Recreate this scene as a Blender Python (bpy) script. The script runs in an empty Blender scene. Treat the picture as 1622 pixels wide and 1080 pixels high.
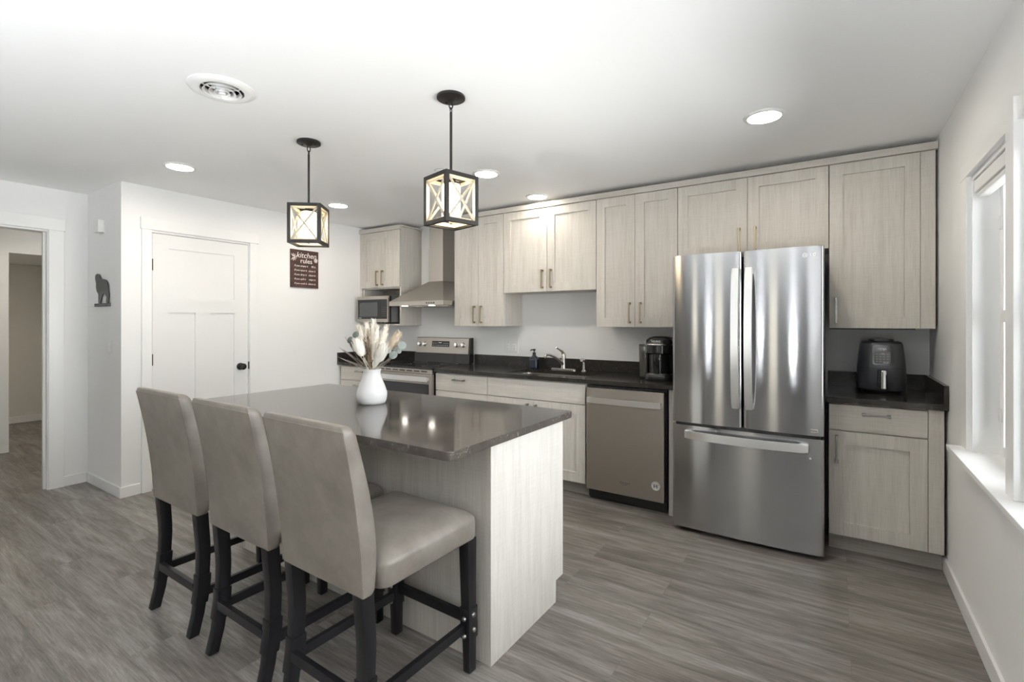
import bpy, bmesh, math, random
from mathutils import Vector, Matrix
random.seed(7)
PI = math.pi
C = bpy.context.scene.collection
sc = bpy.context.scene

# ------------------------------------------------------------------ camera
cd = bpy.data.cameras.new('camera'); cam = bpy.data.objects.new('camera', cd); C.objects.link(cam)
cd.sensor_width = 36.0; cd.lens = 773.07 / 1622 * 36.0
cd.shift_y = -30.5 / 1622
cd.clip_start = 0.02
cam.location = (-0.5051, -4.0741, 1.3573)
cam.rotation_euler = (PI / 2, 0, 0.5843)
sc.camera = cam

# ------------------------------------------------------------------ exposure
sc.view_settings.view_transform = 'Standard'
sc.view_settings.look = 'None'
sc.view_settings.gamma = 1.0
sc.view_settings.use_curve_mapping = False
sc.view_settings.exposure = 0.95
sc.cycles.max_bounces = 10
sc.cycles.diffuse_bounces = 6
sc.cycles.glossy_bounces = 5
sc.cycles.transparent_max_bounces = 12
sc.cycles.sample_clamp_indirect = 6.0
sc.cycles.caustics_reflective = False
sc.cycles.caustics_refractive = False
sc.cycles.use_denoising = True

# ------------------------------------------------------------------ sky
SKY = 8.3
POT = 70.0          # ceiling downlights
w = bpy.data.worlds.new('sky'); sc.world = w; w.use_nodes = True
nt = w.node_tree; nt.nodes.clear()
bg = nt.nodes.new('ShaderNodeBackground'); wo = nt.nodes.new('ShaderNodeOutputWorld')
bg.inputs[1].default_value = SKY
_tc = nt.nodes.new('ShaderNodeTexCoord'); _sx = nt.nodes.new('ShaderNodeSeparateXYZ'); _rp = nt.nodes.new('ShaderNodeValToRGB')
nt.links.new(_tc.outputs['Generated'], _sx.inputs[0]); nt.links.new(_sx.outputs[2], _rp.inputs[0])
_rp.color_ramp.elements[0].position = 0.0; _rp.color_ramp.elements[0].color = (1.0, 1.0, 0.99, 1)   # pale ground
_rp.color_ramp.elements[1].position = 0.06; _rp.color_ramp.elements[1].color = (0.92, 0.96, 1.0, 1)   # overcast sky
nt.links.new(_rp.outputs[0], bg.inputs[0])
nt.links.new(bg.outputs[0], wo.inputs[0])

def portal(loc, rot, sx, sy):
    l = bpy.data.lights.new('window_portal', 'AREA'); l.shape = 'RECTANGLE'; l.size = sx; l.size_y = sy
    l.cycles.is_portal = True
    o = bpy.data.objects.new('window_portal', l); C.objects.link(o); o.location = loc; o.rotation_euler = rot
    return o

# room numbers (metres); kitchen wall y=0, right wall x=0, floor z=0
H = 2.44
XL, YP, XH, YR = -5.088, -2.60, -5.811, -7.6
W1 = (-1.806, -1.153); W2 = (-3.05, -1.89); WZ = (0.785, 1.99)
RW = [(-3.50, -3.15, 0.06, 2.1), (-2.0, -1.55, 0.06, 2.1)]  # added rear wall openings, out of view, placed for bright bands in the fridge
portal((0.13, sum(W1) / 2, sum(WZ) / 2), (0, PI / 2, 0), WZ[1] - WZ[0], W1[1] - W1[0])
portal((0.13, sum(W2) / 2, sum(WZ) / 2), (0, PI / 2, 0), WZ[1] - WZ[0], W2[1] - W2[0])
for x0, x1, z0, z1 in RW:
    portal(((x0 + x1) / 2, YR - 0.13, (z0 + z1) / 2), (PI / 2, 0, 0), x1 - x0, z1 - z0)

# ------------------------------------------------------------------ mesh helpers
class MB:
    """Collects shapes; build() links them as one mesh object."""
    def __init__(self): self.bm = bmesh.new(); self.bev = False
    def box(self, x0, x1, y0, y1, z0, z1, b=0.0, seg=2):
        t = bmesh.new(); self.bev |= b > 0
        x0, x1 = min(x0, x1), max(x0, x1); y0, y1 = min(y0, y1), max(y0, y1); z0, z1 = min(z0, z1), max(z0, z1)
        bmesh.ops.create_cube(t, size=1)
        for v in t.verts:
            v.co = ((x0 + x1) / 2 + v.co.x * (x1 - x0), (y0 + y1) / 2 + v.co.y * (y1 - y0), (z0 + z1) / 2 + v.co.z * (z1 - z0))
        if b > 0: bmesh.ops.bevel(t, geom=t.edges[:], offset=b, segments=seg, affect='EDGES', profile=0.5)
        return self.join(t)
    def join(self, t, M=None):
        if M is not None: bmesh.ops.transform(t, matrix=M, verts=t.verts)
        mp = {}
        for v in t.verts: mp[v] = self.bm.verts.new(v.co)
        for f in t.faces:
            try: self.bm.faces.new([mp[v] for v in f.verts])
            except ValueError: pass
        t.free(); return self
    def tube(self, pts, r, n=10, cap=True):
        pts = [Vector(p) for p in pts]; rs = r if isinstance(r, (list, tuple)) else [r] * len(pts)
        rings = []; up = None
        for i, p in enumerate(pts):
            d = (pts[min(i + 1, len(pts) - 1)] - pts[max(i - 1, 0)]).normalized()
            if up is None: up = Vector((0, 0, 1)) if abs(d.z) < 0.9 else Vector((1, 0, 0))
            a = d.cross(up).normalized(); bb = a.cross(d).normalized(); up = bb
            rings.append([self.bm.verts.new(p + (a * math.cos(2 * PI * k / n) + bb * math.sin(2 * PI * k / n)) * rs[i]) for k in range(n)])
        self._loft(rings, cap); return self
    def _loft(self, rings, cap=True, closed=False):
        n = len(rings[0])
        pairs = list(zip(rings, rings[1:])) + ([(rings[-1], rings[0])] if closed else [])
        for A, B in pairs:
            for k in range(n):
                self.bm.faces.new((A[k], A[(k + 1) % n], B[(k + 1) % n], B[k]))
        if cap and not closed:
            self.bm.faces.new(rings[0][::-1]); self.bm.faces.new(rings[-1])
    def loft(self, sections, cap=True, closed=False):
        self._loft([[self.bm.verts.new(p) for p in s] for s in sections], cap, closed); return self
    def lathe(self, prof, cx=0, cy=0, n=32, axis='z', c=(0, 0, 0)):
        """prof: (radius, height) list; spun about the axis through c."""
        c = Vector(c) + Vector((cx, cy, 0)); rings = []
        for r, h in prof:
            ring = []
            for k in range(n):
                a = 2 * PI * k / n; u, v = max(r, 1e-5) * math.cos(a), max(r, 1e-5) * math.sin(a)
                p = {'z': (u, v, h), 'y': (u, h, v), 'x': (h, u, v)}[axis]
                ring.append(self.bm.verts.new(c + Vector(p)))
            rings.append(ring)
        self._loft(rings, True); return self
    def prism(self, poly, a0, a1, axis='z', b=0.0, seg=2):
        """extrude a 2-D polygon: axis z -> (x,y); axis x -> (y,z); axis y -> (x,z)."""
        self.bev |= b > 0
        def P(p, h): return {'z': (p[0], p[1], h), 'x': (h, p[0], p[1]), 'y': (p[0], h, p[1])}[axis]
        t = bmesh.new()
        A = [t.verts.new(P(p, a0)) for p in poly]; B = [t.verts.new(P(p, a1)) for p in poly]; n = len(poly)
        caps = [t.faces.new(A[::-1]), t.faces.new(B)]
        for k in range(n): t.faces.new((A[k], A[(k + 1) % n], B[(k + 1) % n], B[k]))
        if b > 0:
            ed = [e for f in caps for e in f.edges]
            bmesh.ops.bevel(t, geom=ed, offset=b, segments=seg, affect='EDGES', profile=0.5)
        return self.join(t)
    def grid_slab(self, xs, ys, z0, z1, skip, axis='z'):
        """slab on an uneven grid with some cells left out (openings)."""
        def P(a, b_, h): return {'z': (a, b_, h), 'x': (h, a, b_), 'y': (a, h, b_)}[axis]
        cells = {(i, j) for i in range(len(xs) - 1) for j in range(len(ys) - 1) if (i, j) not in skip}
        vt = {}
        def V(i, j, k):
            if (i, j, k) not in vt: vt[(i, j, k)] = self.bm.verts.new(P(xs[i], ys[j], (z0, z1)[k]))
            return vt[(i, j, k)]
        for i, j in cells:
            for k in (0, 1): self.bm.faces.new((V(i, j, k), V(i + 1, j, k), V(i + 1, j + 1, k), V(i, j + 1, k)))
            for di, dj, e in ((-1, 0, ((i, j), (i, j + 1))), (1, 0, ((i + 1, j), (i + 1, j + 1))), (0, -1, ((i, j), (i + 1, j))), (0, 1, ((i, j + 1), (i + 1, j + 1)))):
                if (i + di, j + dj) not in cells:
                    (a, b_), (c_, d_) = e
                    self.bm.faces.new((V(a, b_, 0), V(c_, d_, 0), V(c_, d_, 1), V(a, b_, 1)))
        return self
    def build(self, name, mat, parent=None, smooth=40, off=None):
        off = OFF.get(parent, Vector((0, 0, 0))) if off is None else Vector(off)
        bmesh.ops.recalc_face_normals(self.bm, faces=self.bm.faces)
        me = bpy.data.meshes.new(name); self.bm.to_mesh(me); self.bm.free()
        if off.length: me.transform(Matrix.Translation(-off))
        me.materials.append(mat)
        if smooth:
            me.shade_smooth(); me.set_sharp_from_angle(angle=math.radians(smooth))
        o = bpy.data.objects.new(name, me); C.objects.link(o)
        if smooth and self.bev:   # keeps the big flat faces flat beside their rounded edges
            wn = o.modifiers.new('flat_faces', 'WEIGHTED_NORMAL'); wn.keep_sharp = True; wn.weight = 100
        if parent is not None: o.parent = parent; OFF[o] = off
        else:
            OFF[o] = off
            if off.length: o.location = off
        return o
OFF = {}

def thing(name, label, cat, loc=(0, 0, 0), rz=0.0, group=None, local=False):
    o = bpy.data.objects.new(name, None); C.objects.link(o)
    o.empty_display_size = 0.05
    o.location = loc; o.rotation_euler = (0, 0, rz)
    o['label'] = label; o['category'] = cat
    if group: o['group'] = group
    OFF[o] = Vector((0, 0, 0)) if local else Vector(loc)
    return o
def tag(o, label, cat, group=None):
    o['label'] = label; o['category'] = cat
    if group: o['group'] = group
    return o
def struct(name, mb, m, parent=None, label=None, smooth=40):
    o = mb.build(name, m, parent, smooth)
    if parent is None:
        o['kind'] = 'structure'
        if label: o['label'] = label
    return o
def dup(root, loc, rz, label, group=None):
    r = root.copy(); C.objects.link(r); r.location = loc; r.rotation_euler = (0, 0, rz); r['label'] = label
    if group: r['group'] = group
    for ch in list(root.children):
        c = ch.copy(); C.objects.link(c); c.parent = r
        for g in ch.children:
            d = g.copy(); C.objects.link(d); d.parent = c
    return r
def rrect(cx, cy, wx, wy, r, z, n=5):
    pts = []
    for sx, sy, a0 in ((1, 1, 0), (-1, 1, PI / 2), (-1, -1, PI), (1, -1, 1.5 * PI)):
        for k in range(n + 1):
            a = a0 + PI / 2 * k / n
            pts.append(Vector((cx + sx * (wx / 2 - r) + r * math.cos(a), cy + sy * (wy / 2 - r) + r * math.sin(a), z)))
    return pts
def rrect2(x0, x1, y0, y1, r, n=4):
    return [(p.x, p.y) for p in rrect((x0 + x1) / 2, (y0 + y1) / 2, x1 - x0, y1 - y0, r, 0, n)]
def text_mesh(s, size, M, depth=0.0006, align='CENTER', shear=0.0, space=1.0):
    cu = bpy.data.curves.new('text', 'FONT'); cu.body = s; cu.size = size; cu.extrude = depth
    cu.align_x = align; cu.align_y = 'CENTER'; cu.shear = shear; cu.space_character = space; cu.resolution_u = 3
    o = bpy.data.objects.new('text', cu); C.objects.link(o)
    dg = bpy.context.evaluated_depsgraph_get()
    me = bpy.data.meshes.new_from_object(o.evaluated_get(dg))
    bpy.data.objects.remove(o); bpy.data.curves.remove(cu)
    me.transform(M); return me
def add_text(mb, s, size, M, **k):
    me = text_mesh(s, size, M, **k); t = bmesh.new(); t.from_mesh(me); mb.join(t); bpy.data.meshes.remove(me); return mb
def face_y(x, y, z):   # text on a plane facing -y
    return Matrix.Translation((x, y, z)) @ Matrix.Rotation(PI / 2, 4, 'X')
def face_x(x, y, z):   # text on a plane facing +x
    return Matrix.Translation((x, y, z)) @ Matrix.Rotation(PI / 2, 4, 'Z') @ Matrix.Rotation(PI / 2, 4, 'X')

# ------------------------------------------------------------------ materials
def mat(name, col, rough=0.5, metal=0.0, spec=0.5, emit=None, es=0.0, coat=0.0):
    m = bpy.data.materials.new(name); m.use_nodes = True
    p = m.node_tree.nodes['Principled BSDF']
    p.inputs['Base Color'].default_value = (*col, 1); p.inputs['Roughness'].default_value = rough
    p.inputs['Metallic'].default_value = metal; p.inputs['Specular IOR Level'].default_value = spec
    if coat: p.inputs['Coat Weight'].default_value = coat; p.inputs['Coat Roughness'].default_value = 0.08
    if emit: p.inputs['Emission Color'].default_value = (*emit, 1); p.inputs['Emission Strength'].default_value = es
    return m
def nd(m, t, **k):
    n = m.node_tree.nodes.new(t)
    for a, v in k.items(): setattr(n, a, v)
    return n
def L(m, a, b): m.node_tree.links.new(a, b)
def ramp(m, stops):
    r = nd(m, 'ShaderNodeValToRGB'); e = r.color_ramp.elements
    while len(e) < len(stops): e.new(0.5)
    for i, (p, c) in enumerate(stops): e[i].position = p; e[i].color = (*c, 1)
    return r
def noise(m, vec, scale, detail=3, rough=0.5, dist=0.0):
    n = nd(m, 'ShaderNodeTexNoise'); n.inputs['Scale'].default_value = scale; n.inputs['Detail'].default_value = detail
    n.inputs['Roughness'].default_value = rough; n.inputs['Distortion'].default_value = dist
    L(m, vec, n.inputs['Vector']); return n
def mapping(m, scale, coord='Object', rnd=False):
    tc = nd(m, 'ShaderNodeTexCoord'); src = tc.outputs[coord]
    if rnd:
        oi = nd(m, 'ShaderNodeObjectInfo'); cx = nd(m, 'ShaderNodeCombineXYZ')
        mu = nd(m, 'ShaderNodeMath', operation='MULTIPLY'); mu.inputs[1].default_value = 37.0
        L(m, oi.outputs['Random'], mu.inputs[0])
        for i in range(3): L(m, mu.outputs[0], cx.inputs[i])
        ad = nd(m, 'ShaderNodeVectorMath', operation='ADD'); L(m, src, ad.inputs[0]); L(m, cx.outputs[0], ad.inputs[1]); src = ad.outputs[0]
    mp = nd(m, 'ShaderNodeMapping'); mp.inputs['Scale'].default_value = scale; L(m, src, mp.inputs['Vector'])
    return mp.outputs[0]
def mixc(m, a, b, fac, mode='MIX', f=None):
    x = nd(m, 'ShaderNodeMix', data_type='RGBA', blend_type=mode)
    if f is not None: x.inputs[0].default_value = f
    if fac is not None: L(m, fac, x.inputs[0])
    for s, i in ((a, 6), (b, 7)):
        if isinstance(s, tuple): x.inputs[i].default_value = (*s, 1)
        else: L(m, s, x.inputs[i])
    return x.outputs[2]
def bump(m, h, strength, dist=0.002):
    b = nd(m, 'ShaderNodeBump'); b.inputs['Strength'].default_value = strength; b.inputs['Distance'].default_value = dist
    L(m, h, b.inputs['Height']); L(m, b.outputs[0], m.node_tree.nodes['Principled BSDF'].inputs['Normal'])
def P(m): return m.node_tree.nodes['Principled BSDF']

def paint(name, col, rough=0.6):
    m = mat(name, col, rough, spec=0.3)
    n = noise(m, mapping(m, (1, 1, 1)), 140, 2); bump(m, n.outputs[0], 0.05, 0.001); return m
M_wall = paint('wall_paint', (0.85, 0.85, 0.845))
M_ceil = paint('ceiling_paint', (0.92, 0.92, 0.915), 0.8)
M_trim = mat('trim_paint', (0.86, 0.86, 0.855), 0.35)
M_door = mat('door_paint', (0.80, 0.80, 0.795), 0.38)

def wood(name, vertical=True, cols=((0.49, 0.458, 0.415), (0.578, 0.546, 0.498), (0.633, 0.606, 0.562))):
    m = mat(name, cols[1], 0.45, spec=0.35)
    s1 = (34, 34, 1.8) if vertical else (1.8, 34, 34)
    s2 = (210, 210, 7) if vertical else (7, 210, 210)
    s3 = (9, 9, 160) if vertical else (160, 9, 9)
    a = noise(m, mapping(m, s1, rnd=True), 1.0, 4, 0.55, 0.4)
    b = noise(m, mapping(m, s2, rnd=True), 1.0, 3, 0.6)
    c = noise(m, mapping(m, s3, rnd=True), 1.0, 2, 0.6)
    mx = nd(m, 'ShaderNodeMath', operation='MULTIPLY_ADD'); mx.inputs[1].default_value = 0.55; L(m, b.outputs[0], mx.inputs[0])
    h = nd(m, 'ShaderNodeMath', operation='MULTIPLY'); h.inputs[1].default_value = 0.45; L(m, a.outputs[0], h.inputs[0]); L(m, h.outputs[0], mx.inputs[2])
    r = ramp(m, [(0.32, cols[0]), (0.5, cols[1]), (0.68, cols[2])]); L(m, mx.outputs[0], r.inputs[0])
    cr = ramp(m, [(0.35, (0.90, 0.90, 0.90)), (0.6, (1, 1, 1))]); L(m, c.outputs[0], cr.inputs[0])
    L(m, mixc(m, r.outputs[0], cr.outputs[0], None, 'MULTIPLY', 0.4), P(m).inputs['Base Color'])
    bump(m, b.outputs[0], 0.12, 0.001)
    return m
M_wv = wood('washed_oak_upright_grain', True)
M_wh = wood('washed_oak_lying_grain', False)
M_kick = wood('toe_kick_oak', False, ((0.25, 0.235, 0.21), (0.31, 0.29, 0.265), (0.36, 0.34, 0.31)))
M_gap = mat('cabinet_gap_dark', (0.03, 0.028, 0.025), 0.8)

def granite(name, base, vein, rough):
    m = mat(name, base, rough, spec=0.5)
    v = mapping(m, (1, 1, 1))
    n1 = noise(m, v, 9, 6, 0.65, 1.2); n2 = noise(m, v, 60, 4, 0.7, 0.6); n3 = noise(m, v, 5, 8, 0.62, 2.4)
    r1 = ramp(m, [(0.35, tuple(c * 0.8 for c in base)), (0.62, tuple(c * 1.2 for c in base))]); L(m, n1.outputs[0], r1.inputs[0])
    r2 = ramp(m, [(0.50, (0, 0, 0)), (0.72, (0.9, 0.9, 0.9))]); L(m, n2.outputs[0], r2.inputs[0])
    r3 = ramp(m, [(0.485, (0, 0, 0)), (0.5, (1, 1, 1)), (0.515, (0, 0, 0))]); L(m, n3.outputs[0], r3.inputs[0])
    k = nd(m, 'ShaderNodeMath', operation='MULTIPLY'); L(m, r3.outputs[0], k.inputs[0]); L(m, r2.outputs[0], k.inputs[1])
    L(m, mixc(m, r1.outputs[0], vein, k.outputs[0]), P(m).inputs['Base Color'])
    return m
M_gran = granite('dark_granite', (0.024, 0.0215, 0.019), (0.20, 0.18, 0.155), 0.16)
M_isl = granite('island_granite', (0.062, 0.054, 0.047), (0.42, 0.38, 0.33), 0.09)

def steel(name, col, rough, aniso, horiz=True):
    m = mat(name, col, rough, 1.0)
    P(m).inputs['Anisotropic'].default_value = aniso
    P(m).inputs['Anisotropic Rotation'].default_value = 0.25 if horiz else 0.0
    t = nd(m, 'ShaderNodeTangent', direction_type='RADIAL', axis='Z'); L(m, t.outputs[0], P(m).inputs['Tangent'])
    return m
M_steel = steel('brushed_stainless', (0.43, 0.43, 0.435), 0.16, 0.97)
M_dwst = steel('dishwasher_stainless', (0.48, 0.45, 0.415), 0.30, 0.9)
M_hood = steel('hood_stainless', (0.50, 0.47, 0.43), 0.34, 0.4)
M_bright = mat('satin_handle_metal', (0.86, 0.86, 0.86), 0.34, 1.0)
M_chrome = mat('chrome', (0.85, 0.85, 0.85), 0.08, 1.0)
M_nickel = mat('brushed_nickel', (0.62, 0.59, 0.55), 0.25, 1.0)
M_pull = mat('satin_bronze_pull', (0.42, 0.34, 0.23), 0.32, 1.0)
M_pulln = mat('satin_nickel_cool_lit', (0.34, 0.33, 0.31), 0.35, 1.0)  # also stands for the bronze pulls where the light is cooler
M_black = mat('black_plastic', (0.012, 0.012, 0.013), 0.35)
M_glossblk = mat('black_glass', (0.008, 0.008, 0.009), 0.07, spec=0.6)
M_ovengl = mat('oven_glass', (0.03, 0.03, 0.033), 0.12, spec=0.6)
M_fridgeside = mat('fridge_side_grey', (0.05, 0.05, 0.055), 0.5)
M_char = mat('charcoal_plastic', (0.055, 0.058, 0.066), 0.36)
M_metalblk = mat('oil_rubbed_black', (0.014, 0.012, 0.011), 0.45, spec=0.4)
M_cream = mat('lantern_inner_cream', (0.70, 0.62, 0.47), 0.5)
M_whitep = mat('white_plastic', (0.80, 0.80, 0.79), 0.35)
M_leg = mat('espresso_wood', (0.009, 0.0085, 0.010), 0.36, spec=0.32)
M_ink = mat('pale_ink', (0.82, 0.79, 0.74), 0.6)
M_mark = mat('grey_mark', (0.10, 0.10, 0.10), 0.5)
M_markl = mat('light_mark', (0.8, 0.8, 0.8), 0.4)
M_hole = mat('duct_dark', (0.02, 0.02, 0.02), 0.9)
M_sil = mat('slate_metal', (0.10, 0.10, 0.095), 0.55, 0.3)
M_vase = mat('matte_white_ceramic', (0.72, 0.71, 0.71), 0.55)
M_bulb = mat('lamp_glow', (1, 1, 1), 0.5, emit=(1.0, 0.80, 0.52), es=7.0)
M_pot = mat('downlight_glow', (1, 1, 1), 0.5, emit=(1.0, 0.92, 0.80), es=POT)
M_potd = mat('downlight_glow_low', (1, 1, 1), 0.5, emit=(1.0, 0.92, 0.80), es=POT * 0.5)
M_hl = mat('hood_lamp_glow', (1, 1, 1), 0.5, emit=(1.0, 0.95, 0.85), es=12.0)

M_leather = mat('taupe_leather', (0.46, 0.435, 0.40), 0.40, spec=0.45)
_v = mapping(M_leather, (1, 1, 1))
_n = noise(M_leather, _v, 9, 4, 0.6); _r = ramp(M_leather, [(0.3, (0.145, 0.125, 0.106)), (0.7, (0.210, 0.186, 0.162))]); L(M_leather, _n.outputs[0], _r.inputs[0]); L(M_leather, _r.outputs[0], P(M_leather).inputs['Base Color'])
_g = noise(M_leather, _v, 260, 3); bump(M_leather, _g.outputs[0], 0.10, 0.001)

# plank floor: planks run along x
M_floor = mat('plank_floor', (0.2, 0.18, 0.16), 0.38, spec=0.4)
def floor_nodes(m):
    tc = nd(m, 'ShaderNodeTexCoord')
    br = nd(m, 'ShaderNodeTexBrick'); br.offset = 0.37; br.offset_frequency = 2
    br.inputs['Scale'].default_value = 1; br.inputs['Brick Width'].default_value = 1.22; br.inputs['Row Height'].default_value = 0.182
    br.inputs['Mortar Size'].default_value = 0.0008; br.inputs['Mortar Smooth'].default_value = 0.2; br.inputs['Bias'].default_value = 0
    br.inputs['Color1'].default_value = (0, 0, 0, 1); br.inputs['Color2'].default_value = (1, 1, 1, 1); br.inputs['Mortar'].default_value = (0.5, 0.5, 0.5, 1)
    L(m, tc.outputs['Object'], br.inputs['Vector'])
    sh = nd(m, 'ShaderNodeVectorMath', operation='MULTIPLY'); sh.inputs[1].default_value = (9.0, 5.0, 3.0); L(m, br.outputs['Color'], sh.inputs[0])
    ad = nd(m, 'ShaderNodeVectorMath', operation='ADD'); L(m, tc.outputs['Object'], ad.inputs[0]); L(m, sh.outputs[0], ad.inputs[1])
    def sc_(s):
        mp = nd(m, 'ShaderNodeMapping'); mp.inputs['Scale'].default_value = s; L(m, ad.outputs[0], mp.inputs['Vector']); return mp.outputs[0]
    a = noise(m, sc_((1.0, 9, 1)), 1.6, 8, 0.66, 0.9)
    b = noise(m, sc_((7, 130, 1)), 1.0, 5, 0.7, 0.3)
    c = noise(m, sc_((0.9, 2.2, 1)), 1.0, 2)
    t = nd(m, 'ShaderNodeMath', operation='MULTIPLY_ADD'); t.inputs[1].default_value = 0.42; L(m, b.outputs[0], t.inputs[0])
    u = nd(m, 'ShaderNodeMath', operation='MULTIPLY'); u.inputs[1].default_value = 0.58; L(m, a.outputs[0], u.inputs[0]); L(m, u.outputs[0], t.inputs[2])
    r = ramp(m, [(0.34, (0.072, 0.062, 0.053)), (0.46, (0.150, 0.135, 0.121)), (0.56, (0.232, 0.216, 0.201)), (0.70, (0.36, 0.348, 0.335))]); L(m, t.outputs[0], r.inputs[0])
    pr = ramp(m, [(0.0, (0.87, 0.87, 0.87)), (1.0, (1.07, 1.06, 1.05))]); L(m, br.outputs['Color'], pr.inputs[0])
    col = mixc(m, r.outputs[0], pr.outputs[0], None, 'MULTIPLY', 1.0)
    cr = ramp(m, [(0.35, (0.80, 0.78, 0.76)), (0.65, (1.10, 1.10, 1.10))]); L(m, c.outputs[0], cr.inputs[0])
    col = mixc(m, col, cr.outputs[0], None, 'MULTIPLY', 0.8)
    mf = nd(m, 'ShaderNodeMath', operation='MULTIPLY'); mf.inputs[1].default_value = 0.35; L(m, br.outputs['Fac'], mf.inputs[0])
    col = mixc(m, col, (0.09, 0.08, 0.075), mf.outputs[0])
    L(m, col, P(m).inputs['Base Color'])
    rr = ramp(m, [(0.3, (0.40,) * 3), (0.7, (0.30,) * 3)]); L(m, a.outputs[0], rr.inputs[0]); L(m, rr.outputs[0], P(m).inputs['Roughness'])
    bump(m, b.outputs[0], 0.10, 0.001)
floor_nodes(M_floor)

# thin clear window pane
M_pane = bpy.data.materials.new('window_pane'); M_pane.use_nodes = True
M_pane.node_tree.nodes.clear()
_o = nd(M_pane, 'ShaderNodeOutputMaterial'); _t = nd(M_pane, 'ShaderNodeBsdfTransparent'); _g = nd(M_pane, 'ShaderNodeBsdfGlossy')
_t.inputs[0].default_value = (0.95, 0.96, 0.96, 1); _g.inputs['Roughness'].default_value = 0.02
_f = nd(M_pane, 'ShaderNodeFresnel'); _f.inputs[0].default_value = 1.45; _m = nd(M_pane, 'ShaderNodeMixShader')
L(M_pane, _f.outputs[0], _m.inputs[0]); L(M_pane, _t.outputs[0], _m.inputs[1]); L(M_pane, _g.outputs[0], _m.inputs[2]); L(M_pane, _m.outputs[0], _o.inputs[0])

# ------------------------------------------------------------------ structure: shell
FX0 = -9.75
struct('floor', MB().box(FX0, 0.12, YR - 0.12, 0.12, -0.1, 0), M_floor, smooth=0)
struct('ceiling', MB().box(FX0, 0.12, YR - 0.12, 0.12, H, H + 0.1), M_ceil, smooth=0)
struct('wall_back', MB().box(XL - 0.1, 0.12, 0, 0.12, 0, H), M_wall, smooth=0)
mb = MB().grid_slab([YR, W2[0], W2[1], W1[0], W1[1], 0], [0, WZ[0] - 0.022, WZ[1], H], 0, 0.12, {(1, 1), (3, 1)}, 'x')
struct('wall_right', mb, M_wall, smooth=0)
# pantry wall with door opening y -2.402..-1.612, z..2.085
DO = (-2.402, -1.615); DZ = 2.085
mb = MB().grid_slab([YP, DO[0], DO[1], 0], [0, DZ, H], XL - 0.1, XL, {(1, 0)}, 'x')
struct('wall_left', mb, M_wall, smooth=0)
struct('wall_return', MB().box(XH, XL - 0.1, YP, YP + 0.1, 0, H), M_wall, smooth=0)
struct('wall_pantry', MB().box(XL - 0.75, XL - 0.7, YP + 0.1, 0, 0, H), M_wall, smooth=0)
HO = (-3.75, -2.852)
mb = MB().grid_slab([YR, HO[0], HO[1], 0.12], [0, 2.09, H], XH - 0.115, XH, {(1, 0)}, 'x')
struct('wall_hall', mb, M_wall, smooth=0)
xs = sorted({XH} | {v for r in RW for v in r[:2]} | {0.0})
sk = set()
zs = [0, 0.06, 2.1, H]
for x0, x1, z0, z1 in RW:
    for j in range(3):
        if zs[j] >= z0 - 1e-6 and zs[j + 1] <= z1 + 1e-6: sk.add((xs.index(x0), j))
struct('wall_rear', MB().grid_slab(xs, zs, YR - 0.12, YR, sk, 'y'), paint('reflection_dark_wall', (0.10, 0.10, 0.105)), smooth=0)  # unseen wall darkened to give the fridge reflections contrast
# hallway beyond the left doorway, and the room past it
M_beige = paint('hall_paint', (0.74, 0.72, 0.67))
XP = -7.685
mb = MB().grid_slab([YR, -2.729, -1.75, 0.12], [0, 2.085, H], XP - 0.1, XP, {(1, 0)}, 'x')
struct('wall_corridor', mb, M_wall, smooth=0)
struct('wall_corridor_end', MB().box(XP, XH - 0.115, -0.6, -0.5, 0, H), M_wall, smooth=0)
struct('wall_corridor_front', MB().box(XP, XH - 0.115, -5.1, -5.0, 0, H), M_wall, smooth=0)
struct('wall_far', MB().box(FX0, FX0 + 0.1, -4.1, 0.0, 0, H), M_beige, smooth=0)
struct('wall_far_end', MB().box(FX0, XP - 0.1, -0.6, -0.5, 0, H), M_beige, smooth=0)
struct('wall_far_front', MB().box(FX0, XP - 0.1, -4.1, -4.0, 0, H), M_beige, smooth=0)
struct('ceiling_far', MB().box(FX0 + 0.1, XP - 0.1, -4.0, -0.6, 2.13, 2.17), M_ceil, smooth=0)

def base_b(name, x0, x1, y0, y1): struct(name, MB().box(x0, x1, y0, y1, 0, 0.083, 0.003), M_trim)
base_b('baseboard_right', -0.014, -0.0005, YR, -0.55)
base_b('baseboard_left', XL, XL + 0.013, YP - 0.013, -2.478)
base_b('baseboard_return', XH + 0.013, XL + 0.0, YP - 0.013, YP)
base_b('baseboard_hall', XH, XH + 0.013, -2.757, YP - 0.013)
base_b('baseboard_front', XH, XH + 0.013, YR, HO[0] - 0.1)
base_b('baseboard_far', FX0 + 0.1, FX0 + 0.112, -4.0, -0.6)
base_b('baseboard_rear', XH, RW[1][0] - 0.08, YR, YR + 0.013)

# pantry door casing and door
mb = MB()
mb.box(XL, XL + 0.018, -2.470, -2.402, 0, 2.095, 0.002).box(XL, XL + 0.018, -1.615, -1.548, 0, 2.095, 0.002)
mb.box(XL, XL + 0.022, -2.478, -1.532, 2.095, 2.188, 0.002)
struct('trim_1', mb, M_trim)
mb = MB()
for z0, z1, y0, y1 in ((0, DZ, -2.402, -2.396), (0, DZ, -1.621, -1.615), (2.078, DZ, -2.402, -1.615)):
    mb.box(XL - 0.1, XL, y0, y1, z0, z1)
mb.box(XL - 0.06, XL - 0.045, -2.396, -2.385, 0, 2.078).box(XL - 0.06, XL - 0.045, -1.632, -1.621, 0, 2.078).box(XL - 0.06, XL - 0.045, -2.396, -1.621, 2.066, 2.078)
struct('trim_2', mb, M_trim)
dl = bpy.data.objects.new('door_1', None); C.objects.link(dl); dl.location = (XL, -2.0, 0); OFF[dl] = Vector((XL, -2.0, 0)); dl['kind'] = 'structure'
dl['label'] = 'white three panel pantry door with black knob and hinges'
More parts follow.
